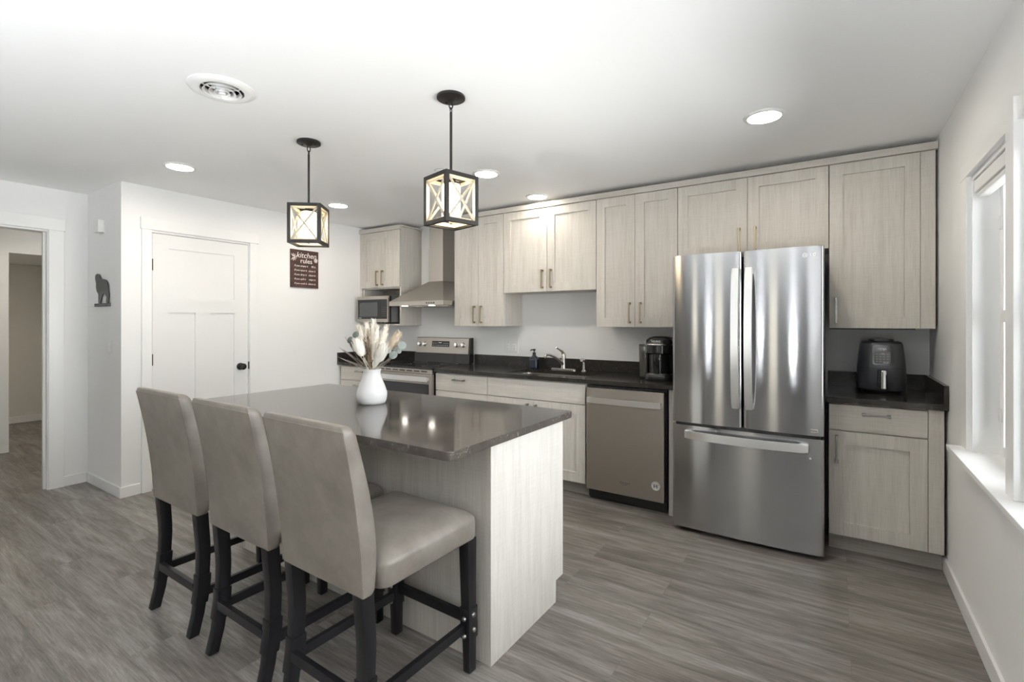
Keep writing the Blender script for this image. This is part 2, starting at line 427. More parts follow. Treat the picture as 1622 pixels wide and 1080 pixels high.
y0, y1 = -2.393, -1.624
ys_ = [y0, y0 + 0.117, -2.075, -1.956, y1 - 0.125, y1]; zs_ = [0.008, 0.22, 1.435, 1.557, 1.96, 2.073]
skip = {(1, 1), (3, 1), (1, 3), (2, 3), (3, 3)}
mb = MB().grid_slab(ys_, zs_, XL - 0.040, XL - 0.004, skip, 'x')
mb.box(XL - 0.036, XL - 0.014, y0 + 0.05, y1 - 0.05, 0.1, 2.0)
struct('door_leaf', mb, M_door, dl, smooth=0)
for z in (1.818, 1.05, 0.22):
    mb = MB().box(XL - 0.008, XL + 0.004, -2.402, -2.392, z - 0.046, z + 0.046)
    mb.lathe([(0.006, z - 0.046), (0.006, z + 0.046)], n=10, c=(XL + 0.003, -2.396, 0))
    mb.build('door_hinge', M_metalblk, dl)
mb = MB().lathe([(0.033, 0), (0.033, 0.006), (0.028, 0.010), (0.013, 0.014), (0.012, 0.030), (0.022, 0.036), (0.029, 0.045), (0.030, 0.055), (0.025, 0.064), (0.012, 0.068), (0.0, 0.069)],
                axis='x', c=(XL - 0.004, -1.695, 0.945), n=24)
mb.build('door_knob', M_metalblk, dl)
MB().box(XL - 0.006, XL + 0.002, -1.624, -1.612, 0.915, 0.985).build('strike_plate', M_metalblk, dl)

# hall doorway casing
mb = MB()
mb.box(XH, XH + 0.018, -2.852, -2.757, 0, 2.10, 0.002).box(XH, XH + 0.018, -3.845, -3.75, 0, 2.10, 0.002)
mb.box(XH, XH + 0.022, -3.86, -2.748, 2.10, 2.20, 0.002)
mb.box(XH - 0.12, XH + 0.004, -2.858, -2.848, 0, 2.09).box(XH - 0.12, XH + 0.004, -3.754, -3.744, 0, 2.09).box(XH - 0.12, XH + 0.004, -3.754, -2.848, 2.085, 2.095)
mb.box(XH - 0.075, XH - 0.045, -2.872, -2.858, 0, 2.085)
struct('trim_3', mb, M_trim)
mb = MB().box(XP, XP + 0.018, -2.82, -2.729, 0, 2.085, 0.002).box(XP - 0.1, XP + 0.003, -2.735, -2.725, 0, 2.085)
mb.box(XP - 0.1, XP + 0.003, -2.735, -1.75, 2.078, 2.088)
struct('trim_4', mb, M_trim)

# windows in the right wall
mb = MB()
mb.box(-0.071, 0.105, -3.17, -1.045, 0.763, 0.785, 0.004)
struct('trim_5', mb, M_trim)   # sill board
mb = MB()
mb.box(-0.019, 0, W1[1], W1[1] + 0.104, 0.785, 2.0, 0.002).box(-0.019, 0, W2[0] - 0.104, W2[0], 0.785, 2.0, 0.002)
mb.box(-0.030, 0, W1[0] - 0.002, W2[1] + 0.002, 0.785, 2.078, 0.002) if False else mb.box(-0.030, 0, W2[1] - 0.002, W1[0] + 0.002, 0.785, 2.078, 0.002)
mb.box(-0.021, 0, W2[0] - 0.11, W1[1] + 0.112, 2.0, 2.066, 0.002)
struct('trim_6', mb, M_trim)
def window(i, y0, y1, z0, z1, plane, axis, sash=True, kind='window', label=None):
    """vinyl frame in an opening; axis 'x' = right wall, 'y' = rear wall."""
    r = bpy.data.objects.new('%s_%d' % (kind, i), None); C.objects.link(r); r['kind'] = 'structure'; OFF[r] = Vector((0, 0, 0))
    if label: r['label'] = label
    def B(mb, a0, a1, b0, b1, z0, z1, bv=0.003):
        if axis == 'x': mb.box(b0, b1, a0, a1, z0, z1, bv)
        else: mb.box(a0, a1, b0, b1, z0, z1, bv)
        return mb
    s = 1 if axis == 'x' else -1
    p = plane
    lo, hi = (p, p + s * 0.02)
    mb = MB()   # liner of the recess
    t = 0.012
    for a0, a1, c0, c1 in ((y0, y0 + t, z0, z1), (y1 - t, y1, z0, z1), (y0, y1, z1 - t, z1)): B(mb, a0, a1, plane, plane + s * 0.118, c0, c1, 0.001)
    if not (axis == 'x' and kind == 'window'): B(mb, y0, y1, plane, plane + s * 0.118, z0, z0 + t, 0.001)
    mb.build('window_liner', M_trim, r)
    f = 0.045; d0, d1 = plane + s * 0.088, plane + s * 0.118
    mb = MB()
    y0 += t; y1 -= t; z1 -= t
    for a0, a1, c0, c1 in ((y0, y0 + f, z0, z1), (y1 - f, y1, z0, z1), (y0 + f, y1 - f, z0, z0 + f), (y0 + f, y1 - f, z1 - f, z1)): B(mb, a0, a1, d0, d1, c0, c1)
    mb.build('window_frame', M_whitep, r)
    mb = MB(); ym = (y0 + y1) / 2; zm = (z0 + z1) / 2
    if kind == 'door': B(mb, ym - 0.05, ym + 0.05, d0, d1, z0 + f, z1 - f)
    else: B(mb, y0 + f, y1 - f, d0 - s * 0.004, d1, zm - 0.025, zm + 0.025)
    mb.build('window_sash', M_whitep, r)
    mb = MB(); B(mb, y0 + f, y1 - f, plane + s * 0.102, plane + s * 0.104, z0 + f, z1 - f, 0); mb.build('window_pane', M_pane, r, smooth=0)
    if kind == 'window' and axis == 'x':
        mb = MB()
        for z in (1.78, 0.96): mb.box(plane + 0.080, plane + 0.09, y1 - 0.030, y1 - 0.012, z - 0.03, z + 0.03, 0.003)
        mb.build('sash_latch', M_whitep, r)
    return r
window(1, *W1, *WZ, 0, 'x', label='right wall window nearest the air fryer counter')
window(2, *W2, *WZ, 0, 'x', label='right wall window at the right edge of the view')
window(3, RW[0][0], RW[0][1], RW[0][2], RW[0][3], YR, 'y', label='added unseen window in the rear wall for the fridge reflections')  # added opening behind the camera, sited for a band in the fridge
window(4, RW[1][0], RW[1][1], RW[1][2], RW[1][3], YR, 'y', kind='door', label='added unseen glass door in the rear wall for the fridge reflections')
for i, (a, b, lab) in enumerate(((*W1, 'white blind headrail at the top of the window nearest the air fryer'), (*W2, 'white blind headrail at the top of the second window'))):
    t = thing('blind_headrail', lab, 'window blind', (0.03, (a + b) / 2, 1.93), group='blind headrails in the windows')
    MB().box(0.006, 0.060, a + 0.016, b - 0.016, 1.922, 1.976, 0.004).build('headrail', M_whitep, t)
    MB().box(0.012, 0.054, a + 0.018, b - 0.018, 1.900, 1.920, 0.006).build('bottom_rail', M_whitep, t)

M_added_blind = bpy.data.materials.new('reflection_band_blind'); M_added_blind.use_nodes = True; M_added_blind.node_tree.nodes.clear()  # added unseen blinds cut the sky to soft bands for the fridge
_o = nd(M_added_blind, 'ShaderNodeOutputMaterial'); _a = nd(M_added_blind, 'ShaderNodeBsdfTranslucent'); _b = nd(M_added_blind, 'ShaderNodeBsdfDiffuse'); _m = nd(M_added_blind, 'ShaderNodeMixShader')
_a.inputs[0].default_value = (0.92, 0.88, 0.80, 1); _b.inputs[0].default_value = (0.7, 0.68, 0.64, 1); _m.inputs[0].default_value = 0.8
L(M_added_blind, _b.outputs[0], _m.inputs[1]); L(M_added_blind, _a.outputs[0], _m.inputs[2]); L(M_added_blind, _m.outputs[0], _o.inputs[0])
for (a, b, z0, z1), lab in zip(RW, ('added unseen roller blind softening the narrow rear window to a reflected band', 'added unseen roller blind softening the rear glass door to a reflected band')):
    t = thing('added_roller_blind', lab, 'window blind', ((a + b) / 2, YR - 0.04, z1), group='added unseen roller blinds in the rear wall')
    MB().box(a + 0.016, b - 0.016, YR - 0.0405, YR - 0.0395, z0 + 0.03, z1 - 0.03).build('fabric', M_added_blind, t, smooth=0)
    MB().tube([(a + 0.016, YR - 0.045, z1 - 0.04), (b - 0.016, YR - 0.045, z1 - 0.04)], 0.016, 12).build('roller', M_whitep, t)

FILL_UP = 240.0  # fill lamps added behind the camera to brighten ceiling and room
M_fill_up = mat('fill_uplight_glow', (1, 1, 1), 0.5, emit=(0.94, 0.975, 1.0), es=FILL_UP)
def fill_uplight(x, y, label):
    t = thing('floor_lamp', label, 'added fill light', (x, y, 0), group='added unseen fill lamps behind the camera', local=True)
    MB().lathe([(0.0, 0), (0.15, 0), (0.15, 0.012), (0.03, 0.03), (0.0, 0.03)], n=32).build('base', M_metalblk, t)
    MB().tube([(0, 0, 0.028), (0, 0, 0.63)], 0.012, 12).build('pole', M_metalblk, t)
    MB().lathe([(0.015, 0.62), (0.05, 0.63), (0.13, 0.67), (0.19, 0.73), (0.193, 0.73), (0.13, 0.662), (0.05, 0.622), (0.015, 0.61)], n=40).build('bowl', M_metalblk, t)
    MB().lathe([(0.0, 0.705), (0.16, 0.705), (0.16, 0.713), (0.0, 0.713)], n=32).build('lamp', M_fill_up, t)
fill_uplight(-0.7, -5.35, 'added unseen bowl lamp brightening the ceiling, nearer the window wall')
fill_uplight(-2.1, -5.9, 'added unseen bowl lamp brightening the ceiling, behind the middle of the room')
# ------------------------------------------------------------------ cabinets
YU, YB = -0.337, -0.625        # door faces of the upper and the base cabinets
ZU0, ZU1 = 1.316, 2.362
def shaker(root, x0, x1, z0, z1, yf, st=0.072, pull=None, pm=None, flat=False, m=None, d=0.019, name='door'):
    """framed door or drawer front whose face lies at y=yf; pull: (axis, x, z, length)"""
    g = 0.0016
    x0 += g; x1 -= g; z0 += g; z1 -= g
    if flat:
        o = MB().box(x0, x1, yf, yf + d, z0, z1, 0.0012, 1).build(name, m or M_wh, root)
    else:
        mb = MB().grid_slab([x0, x0 + st, x1 - st, x1], [z0, z0 + st, z1 - st, z1], yf, yf + d, {(1, 1)}, 'y')
        mb.box(x0 + st - 0.004, x1 - st + 0.004, yf + 0.011, yf + d - 0.003, z0 + st - 0.004, z1 - st + 0.004)
        o = mb.build(name, m or M_wv, root, smooth=0)
    if pull:
        ax, px, pz, ln = pull
        mb = MB(); h = ln / 2; t = 0.0055; off = 0.030
        if ax == 'v':
            mb.box(px - t, px + t, yf - off - t, yf - off + t, pz - h, pz + h, 0.0015)
            for z in (pz - h + 0.008, pz + h - 0.008): mb.box(px - 0.0075, px + 0.0075, yf - off - 0.003, yf + 0.001, z - 0.0085, z + 0.0085, 0.0015)
        else:
            mb.box(px - h, px + h, yf - off - t, yf - off + t, pz - t, pz + t, 0.0015)
            for x in (px - h + 0.008, px + h - 0.008): mb.box(x - 0.0085, x + 0.0085, yf - off - 0.003, yf + 0.001, pz - 0.0075, pz + 0.0075, 0.0015)
        mb.build('pull', pm or M_pull, o)
    return o
def upper(label, x0, x1, z0, doors, xc0=None, xc1=None, z1=ZU1, pm=None):
    xc0 = x0 if xc0 is None else xc0; xc1 = x1 if xc1 is None else xc1
    r = thing('upper_cabinet', label, 'cabinet', ((x0 + x1) / 2, YU / 2, z0), group='oak wall cabinets')
    MB().box(xc0 + 0.001, xc1 - 0.001, YU + 0.0205, -0.001, z0, z1 + 0.03, 0.0008, 1).build('body', M_wv, r)
    for d in doors: shaker(r, *d[:2], z0 - 0.001, z1, YU, pull=d[2], pm=pm, st=d[3] if len(d) > 3 else 0.072)
    return r
PL = 0.165
upper('oak wall cabinet between the range hood and the sink cabinet, two narrow doors', -3.663, -3.073, ZU0,
      [(-3.663, -3.368, ('v', -3.408, 1.427, PL)), (-3.368, -3.073, ('v', -3.326, 1.427, PL))])
upper('short wide oak wall cabinet above the sink', -3.071, -2.146, 1.624,
      [(-3.071, -2.609, ('v', -2.652, 1.733, PL)), (-2.609, -2.146, ('v', -2.567, 1.733, PL))])
upper('tall two door oak wall cabinet above the coffee maker', -2.144, -1.489, ZU0,
      [(-2.144, -1.817, ('v', -1.857, 1.427, PL)), (-1.817, -1.489, ('v', -1.770, 1.427, PL))])
upper('oak wall cabinet above the refrigerator', -1.487, -0.537, 1.83,
      [(-1.487, -1.012, ('v', -1.063, 1.93, PL)), (-1.012, -0.537, ('v', -0.962, 1.93, PL))])
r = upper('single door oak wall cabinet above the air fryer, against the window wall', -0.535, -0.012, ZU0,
          [(-0.535, -0.083, ('v', -0.497, 1.430, PL))], -0.535, -0.014, pm=M_pulln)  # same pulls as elsewhere, greyed to put cooler light into their colour
MB().box(-0.082, -0.014, YU + 0.004, YU + 0.020, ZU0, ZU1, 0.001).build('filler_strip', M_wv, r)
MB().box(-0.535, -0.10, YU + 0.05, YU + 0.085, ZU0 - 0.007, ZU0).build('light_rail', M_gap, r)
# microwave cabinet
r = thing('upper_cabinet', 'oak wall cabinet beside the range hood with an open microwave niche', 'cabinet', (-4.745, YU / 2, ZU0), group='oak wall cabinets')
mb = MB()
mb.box(-5.050, -5.030, YU + 0.0205, -0.001, ZU0, ZU1 + 0.03).box(-4.455, -4.436, YU + 0.0205, -0.001, ZU0, ZU1 + 0.03)
mb.box(-5.030, -4.455, YU + 0.0205, -0.001, 1.722, 1.745).box(-5.030, -4.455, YU + 0.0205, -0.001, ZU0, ZU0 + 0.020)
mb.box(-5.030, -4.455, YU + 0.0205, -0.001, ZU1 + 0.005, ZU1 + 0.03).box(-5.030, -4.455, -0.02, -0.001, ZU0, ZU1 + 0.03)
mb.build('body', M_wv, r, smooth=0)
shaker(r, -5.049, -4.743, 1.738, ZU1, YU, pull=('v', -4.785, 1.845, PL)); shaker(r, -4.743, -4.436, 1.738, ZU1, YU, pull=('v', -4.698, 1.845, PL))
MB().box(-5.086, -5.051, YU + 0.004, YU + 0.022, ZU0, ZU1, 0.001).build('filler_strip', M_wv, r)
# crown rails
cr = thing('crown_rail', 'long oak crown rail above the wall cabinets from the hood to the window wall', 'cabinet trim', (-1.85, YU, ZU1), group='oak crown rails')
MB().box(-3.668, -0.004, YU - 0.012, YU + 0.020, ZU1 + 0.002, 2.408, 0.001).build('rail', M_wh, cr)
MB().box(-3.668, -3.650, YU + 0.020, -0.002, ZU1 + 0.031, 2.408).build('end_return', M_wh, cr)
cr = thing('crown_rail', 'short oak crown rail above the microwave cabinet', 'cabinet trim', (-4.75, YU, ZU1), group='oak crown rails')
MB().box(-5.087, -4.424, YU - 0.012, YU + 0.020, ZU1 + 0.002, 2.408, 0.001).build('rail', M_wh, cr)
MB().box(-4.435, -4.417, YU + 0.0, -0.002, ZU1 + 0.031, 2.408).build('end_return', M_wh, cr)

def base_cab(label, x0, x1, fronts, xc1=None, xf=None, hollow=False):
    xc1 = x1 if xc1 is None else xc1
    r = thing('base_cabinet', label, 'cabinet', ((x0 + x1) / 2, -0.31, 0), group='oak base cabinets')
    mb = MB()
    if hollow:
        mb.box(x0 + 0.001, x0 + 0.02, YB + 0.0205, -0.001, 0.1, 0.883).box(xc1 - 0.02, xc1 - 0.001, YB + 0.0205, -0.001, 0.1, 0.883)
        mb.box(x0 + 0.02, xc1 - 0.02, YB + 0.0205, -0.001, 0.1, 0.12).box(x0 + 0.02, xc1 - 0.02, YB + 0.0205, YB + 0.04, 0.12, 0.70)
        mb.box(x0 + 0.02, xc1 - 0.02, YB + 0.0205, YB + 0.03, 0.70, 0.883)
    else: mb.box(x0 + 0.001, xc1 - 0.001, YB + 0.0205, -0.001, 0.1, 0.883)
    mb.build('body', M_wv, r, smooth=0)
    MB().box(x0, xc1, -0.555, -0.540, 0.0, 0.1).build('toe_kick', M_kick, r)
    for f in fronts:
        n, a, b, z0, z1, pull, flat = f
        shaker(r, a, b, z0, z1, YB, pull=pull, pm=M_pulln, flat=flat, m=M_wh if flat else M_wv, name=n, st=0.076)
    return r
DP = 0.13
base_cab('oak drawer cabinet between the range and the pantry wall', -5.048, -4.455,
         [('drawer', -5.048, -4.455, 0.725, 0.874, ('h', -4.72, 0.826, DP), True), ('drawer', -5.048, -4.455, 0.42, 0.722, ('h', -4.75, 0.675, DP), True),
          ('drawer', -5.048, -4.455, 0.105, 0.417, ('h', -4.75, 0.37, DP), True)])
r = C.objects[-1]
base_cab('oak drawer cabinet between the range and the sink cabinet', -3.652, -3.046,
         [('drawer', -3.652, -3.046, 0.715, 0.874, ('h', -3.362, 0.824, DP), True), ('drawer', -3.652, -3.046, 0.41, 0.712, ('h', -3.35, 0.60, DP), True),
          ('drawer', -3.652, -3.046, 0.105, 0.407, ('h', -3.35, 0.30, DP), True)])
base_cab('oak sink cabinet with a flat false drawer front and two doors', -3.044, -2.108,
         [('false_front', -3.044, -2.108, 0.716, 0.874, None, True), ('door', -3.044, -2.577, 0.105, 0.713, ('v', -2.628, 0.60, 0.16), False),
          ('door', -2.577, -2.108, 0.105, 0.713, ('v', -2.545, 0.60, 0.16), False)], hollow=True)
r = base_cab('single oak base cabinet under the air fryer, beside the refrigerator', -0.535, -0.083,
             [('drawer', -0.535, -0.083, 0.722, 0.874, ('h', -0.309, 0.826, DP), True), ('door', -0.535, -0.083, 0.107, 0.719, ('v', -0.496, 0.612, 0.16), False)], xc1=-0.016)
MB().box(-0.082, -0.016, YB + 0.003, YB + 0.020, 0.107, 0.880, 0.001).build('filler_strip', M_wv, r)
t = thing('end_panel', 'narrow oak end panel between dishwasher and refrigerator', 'cabinet panel', (-1.44, -0.3, 0))
MB().box(-1.475, -1.425, YB + 0.01, -0.001, 0.0, 0.884, 0.001).build('panel', M_wv, t)

# ------------------------------------------------------------------ counters
ZC0, ZC1, YC = 0.8845, 0.9155, -0.647
t = thing('countertop', 'long dark granite worktop with the undermount sink', 'countertop', (-2.5, -0.32, ZC0), group='granite worktops')
SX0, SX1, SY0, SY1 = -2.905, -2.150, -0.545, -0.165
mb = MB().grid_slab([-3.655, SX0, SX1, -1.42], [YC, SY0, SY1, -0.001], ZC0, ZC1, {(1, 1)}, 'z')
mb.build('slab', M_gran, t, smooth=0)
MB().box(-3.655, -1.42, -0.021, -0.001, ZC1, 1.017, 0.001).build('backsplash', M_gran, t)
t = thing('countertop', 'small dark granite worktop between the range and the pantry wall', 'countertop', (-4.77, -0.32, ZC0), group='granite worktops')
MB().box(-5.087, -4.453, YC, -0.001, ZC0, ZC1, 0.0015).build('slab', M_gran, t)
MB().box(-5.066, -4.453, -0.021, -0.001, ZC1, 1.017, 0.001).build('backsplash', M_gran, t)
MB().box(-5.087, -5.066, YC, -0.001, ZC1, 1.017, 0.001).build('side_splash', M_gran, t)
t = thing('countertop', 'dark granite worktop under the air fryer', 'countertop', (-0.27, -0.32, ZC0), group='granite worktops')
MB().box(-0.545, -0.001, YC, -0.001, ZC0, ZC1, 0.0015).build('slab', M_gran, t)
MB().box(-0.545, -0.022, -0.021, -0.001, ZC1, 1.017, 0.001).build('backsplash', M_gran, t)
MB().box(-0.022, -0.001, YC, -0.001, ZC1, 1.017, 0.001).build('side_splash', M_gran, t)

# sink
t = thing('sink', 'stainless undermount sink basin below the faucet', 'sink', ((SX0 + SX1) / 2, -0.355, 0.72))
mb = MB(); cx, cy = (SX0 + SX1) / 2, (SY0 + SY1) / 2; wx, wy = SX1 - SX0, SY1 - SY0
S = []
for s, z, rr in ((-0.02, 0.8835, 0.05), (0.012, 0.8835, 0.05), (0.012, 0.865, 0.05), (-0.002, 0.76, 0.05), (-0.03, 0.722, 0.06), (-0.06, 0.712, 0.06)):
    S.append(rrect(cx, cy, wx + 2 * s + 0.0, wy + 2 * s, rr, z))
S = [rrect(cx, cy, wx + 0.03, wy + 0.03, 0.03, 0.8835)] + S[1:]
mb.loft(S, cap=False); mb.bm.faces.new(mb.bm.verts[-24:] if False else [v for v in list(mb.bm.verts)[-24:]])
o = mb.build('basin', M_nickel, t)
md = o.modifiers.new('thick', 'SOLIDIFY'); md.thickness = 0.0012; md.offset = 0
MB().lathe([(0.045, 0.7125), (0.045, 0.7155), (0.036, 0.7165), (0.0, 0.7145)], cx, cy, 24).build('drain', M_chrome, t)

# faucet
ZF = ZC1 + 0.0006
fx, fy = -2.566, -0.105
t = thing('faucet', 'brushed nickel single lever faucet behind the sink', 'faucet', (fx, fy, ZF))
mb = MB(); S = []
for z, sx, sy in ((ZF, 0.255, 0.055), (ZF + 0.010, 0.255, 0.055), (ZF + 0.018, 0.235, 0.04)): S.append(rrect(fx, fy, sx, sy, sy * 0.49, z))
mb.loft(S).build('base_plate', M_nickel, t)
MB().lathe([(0.027, ZF + 0.016), (0.023, ZF + 0.05), (0.022, ZF + 0.10), (0.024, ZF + 0.125), (0.021, ZF + 0.145), (0.010, ZF + 0.158), (0, ZF + 0.16)], fx, fy, 20).build('body', M_nickel, t)
pts = [(fx, fy - 0.01, ZF + 0.055), (fx - 0.014, fy - 0.065, ZF + 0.098), (fx - 0.028, fy - 0.13, ZF + 0.130), (fx - 0.042, fy - 0.195, ZF + 0.150), (fx - 0.050, fy - 0.235, ZF + 0.150), (fx - 0.053, fy - 0.252, ZF + 0.130)]
MB().tube(pts, [0.016, 0.0135, 0.0115, 0.0105, 0.0105, 0.0115], 12).build('spout', M_nickel, t)
pts = [(fx, fy, ZF + 0.145), (fx - 0.004, fy - 0.02, ZF + 0.172), (fx - 0.016, fy - 0.060, ZF + 0.192), (fx - 0.024, fy - 0.095, ZF + 0.208)]
MB().tube(pts, [0.017, 0.011, 0.0065, 0.0075], 12).build('lever', M_nickel, t)
t = thing('side_sprayer', 'short brushed nickel side sprayer next to the faucet', 'sink sprayer', (-2.362, -0.11, ZF))
MB().lathe([(0.024, ZF), (0.024, ZF + 0.006), (0.015, ZF + 0.012), (0.0135, ZF + 0.055), (0.014, ZF + 0.065)], -2.362, -0.11, 18).build('holder', M_nickel, t)
MB().tube([(-2.362, -0.11, ZF + 0.064), (-2.362, -0.11, ZF + 0.09), (-2.364, -0.128, ZF + 0.103), (-2.366, -0.150, ZF + 0.104)], [0.0125, 0.014, 0.017, 0.015], 14).build('spray_head', M_nickel, t)

# soap bottle
M_soap = mat('navy_glass', (0.006, 0.010, 0.022), 0.12, spec=0.6); M_soapl = mat('navy_label', (0.012, 0.016, 0.03), 0.6)
sx, sy = -2.872, -0.115
t = thing('soap_bottle', 'dark navy pump soap bottle beside the faucet', 'soap bottle', (sx, sy, ZF))
S = [rrect(sx, sy, a, b, r_, ZF + z, 4) for z, a, b, r_ in ((0, .078, .056, .012), (0.003, .084, .062, .014), (0.085, .084, .062, .014), (0.105, .074, .054, .020), (0.118, .046, .040, .018), (0.128, .030, .030, .0145), (0.136, .030, .030, .0145))]
MB().loft(S).build('bottle', M_soap, t)
MB().box(sx - 0.032, sx + 0.032, sy - 0.0325, sy - 0.0308, ZF + 0.015, ZF + 0.08, 0.0004, 1).build('label', M_soapl, t)
mb = MB().lathe([(0.016, ZF + 0.135), (0.016, ZF + 0.150), (0.006, ZF + 0.153), (0.006, ZF + 0.168), (0.013, ZF + 0.170), (0.014, ZF + 0.183), (0, ZF + 0.185)], sx, sy, 16)
mb.tube([(sx, sy, ZF + 0.177), (sx - 0.012, sy - 0.028, ZF + 0.177), (sx - 0.018, sy - 0.040, ZF + 0.170)], 0.0055, 8)
mb.build('pump', M_black, t)

# ------------------------------------------------------------------ refrigerator
FX, FX1, FY = -1.396, -0.554, -0.815
t = thing('refrigerator', 'stainless french door refrigerator with bottom freezer drawer', 'refrigerator', ((FX + FX1) / 2, -0.4, 0))
MB().box(FX + 0.006, FX1 - 0.006, -0.735, -0.03, 0.028, 1.765, 0.004).build('body', M_fridgeside, t)
MB().box(FX + 0.02, FX1 - 0.02, -0.73, -0.70, 0.008, 0.030).build('base_grille', M_black, t)
for x in (FX + 0.09, FX1 - 0.09):
    MB().lathe([(0.022, 0), (0.022, 0.03)], x, -0.66, 14).build('foot', M_black, t)
    MB().lathe([(0.022, 0), (0.022, 0.03)], x, -0.12, 14).build('foot', M_black, t)
def bowed(x0, x1, yb, yf, bow, r, n=22):
    """door outline seen from above: softly bowed face, rounded front corners"""
    pts = [(x1, yb), (x0, yb)]
    for k in range(6):
        a = PI + (PI / 2) * k / 5; pts.append((x0 + r + r * math.cos(a), yf + r + r * math.sin(a)))
    for k in range(1, n):
        u = k / n; pts.append((x0 + r + (x1 - x0 - 2 * r) * u, yf - bow * (1 - (2 * u - 1) ** 2)))
    for k in range(6):
        a = 1.5 * PI + (PI / 2) * k / 5; pts.append((x1 - r + r * math.cos(a), yf + r + r * math.sin(a)))
    return pts
xm = -0.975
dL = MB().prism(bowed(FX, xm - 0.0035, -0.742, FY, 0.010, 0.016), 0.708, 1.788, 'z', 0.004).build('door', M_steel, t)
dR = MB().prism(bowed(xm + 0.0035, FX1, -0.742, FY, 0.010, 0.016), 0.708, 1.788, 'z', 0.004).build('door', M_steel, t)
dF = MB().prism(bowed(FX, FX1, -0.742, FY, 0.014, 0.016, 34), 0.030, 0.690, 'z', 0.005).build('freezer_drawer', M_steel, t)
MB().box(FX + 0.02, FX1 - 0.02, -0.80, -0.735, 0.690, 0.708).build('hinge_rail', M_black, t)
def bow_bar(pts_fn, n=18): return [pts_fn(k / n) for k in range(n + 1)]
def fridge_handle(xc, par):
    z0, z1 = 0.828, 1.684
    out = []; inn = []
    for k in range(25):
        u = k / 24; z = z0 + (z1 - z0) * u; d = 0.020 + 0.045 * (1 - (2 * u - 1) ** 2) ** 0.75
        out.append((FY - 0.012 - d, z)); inn.append((FY - 0.012 - d + 0.018, z))
    poly = [(FY - 0.004, z0)] + out + [(FY - 0.004, z1)] + [(FY - 0.004, z1 - 0.04)] + [p for p in inn[::-1][2:-2]] + [(FY - 0.004, z0 + 0.04)]
    MB().prism(poly, xc - 0.021, xc + 0.021, 'x', 0.007, 3).build('handle', M_bright, par)
fridge_handle(-1.011, dL); fridge_handle(-0.937, dR)
out = []; inn = []
hx0, hx1 = -1.312, -0.630
for k in range(31):
    u = k / 30; x = hx0 + (hx1 - hx0) * u; d = 0.018 + 0.045 * (1 - (2 * u - 1) ** 2) ** 0.7
    out.append((x, FY - 0.012 - d)); inn.append((x, FY - 0.012 - d + 0.018))
poly = [(hx0, FY - 0.004)] + out + [(hx1, FY - 0.004), (hx1 - 0.04, FY - 0.008)] + inn[::-1][2:-2] + [(hx0 + 0.04, FY - 0.008)]
MB().prism(poly, 0.612, 0.660, 'z', 0.004).build('handle', M_bright, dF)
mb = MB(); yl = FY - 0.0066
mb.tube([(-0.648 + 0.011 * math.cos(2 * PI * k / 24), yl, 1.738 + 0.011 * math.sin(2 * PI * k / 24)) for k in range(25)], 0.0011, 6)
add_text(mb, 'LG', 0.012, face_y(-0.648, yl, 1.738), depth=0.0004)
add_text(mb, 'LG', 0.027, face_y(-0.607, yl + 0.0012, 1.738), depth=0.0006)
mb.build('logo', M_markl, dR)
MB().box(-0.667, -0.584, FY - 0.0045, FY - 0.001, 0.728, 0.746, 0.001).build('badge', M_bright, dR)
MB().box(-0.664, -0.587, FY - 0.0051, FY - 0.0042, 0.731, 0.743, 0).build('badge_face', M_nickel, dR)
MB().lathe([(0.0, -0.003), (0.006, -0.002), (0.007, 0.001)], axis='y', c=(-0.621, FY - 0.004, 0.578), n=14).build('magnet_dot', M_bright, dF)

# ------------------------------------------------------------------ dishwasher
DX, DX1, DY = -2.093, -1.487, -0.650
t = thing('dishwasher', 'stainless dishwasher with bar handle, between the sink cabinet and the refrigerator', 'dishwasher', ((DX + DX1) / 2, -0.3, 0))
MB().box(DX + 0.004, DX1 - 0.004, -0.600, -0.03, 0.02, 0.872).build('body', M_black, t)
d = MB().prism(rrect2(DX + 0.003, DX1 - 0.010, DY, -0.603, 0.008), 0.088, 0.858, 'z', 0.003).build('door', M_dwst, t)
MB().box(DX + 0.01, DX1 - 0.004, -0.59, -0.575, 0.004, 0.085).build('toe_panel', M_black, t)
hx0, hx1 = DX + 0.024, DX1 - 0.028; out = []; inn = []
for k in range(25):
    u = k / 24; x = hx0 + (hx1 - hx0) * u; dd = 0.034 + 0.012 * (1 - (2 * u - 1) ** 2)
    out.append((x, DY - dd)); inn.append((x, DY - dd + 0.014))
poly = [(hx0, DY + 0.002)] + out + [(hx1, DY + 0.002), (hx1 - 0.022, DY + 0.002)] + inn[::-1][1:-1] + [(hx0 + 0.022, DY + 0.002)]
MB().prism(poly, 0.748, 0.790, 'z', 0.004).build('handle', M_bright, d)
mb = add_text(MB(), 'Whirlpool', 0.019, face_y(-1.786, DY - 0.0006, 0.180), depth=0.0005, shear=0.25)
mb.tube([(-1.815, DY - 0.0005, 0.170), (-1.79, DY - 0.0005, 0.164), (-1.765, DY - 0.0005, 0.168)], 0.0012, 6)
mb.build('logo', M_mark, d)
s = MB().lathe([(0.0, -0.0012), (0.031, -0.0012), (0.031, 0.0005)], axis='y', c=(-1.556, DY, 0.200), n=32).build('round_sticker', M_whitep, d)
mb = MB()
for x in (-1.568, -1.548): mb.box(x - 0.0028, x + 0.0028, DY - 0.0022, DY - 0.001, 0.186, 0.208)
mb.box(-1.570, -1.546, DY - 0.0022, DY - 0.001, 0.195, 0.199).box(-1.572, -1.544, DY - 0.0022, DY - 0.001, 0.206, 0.2095)
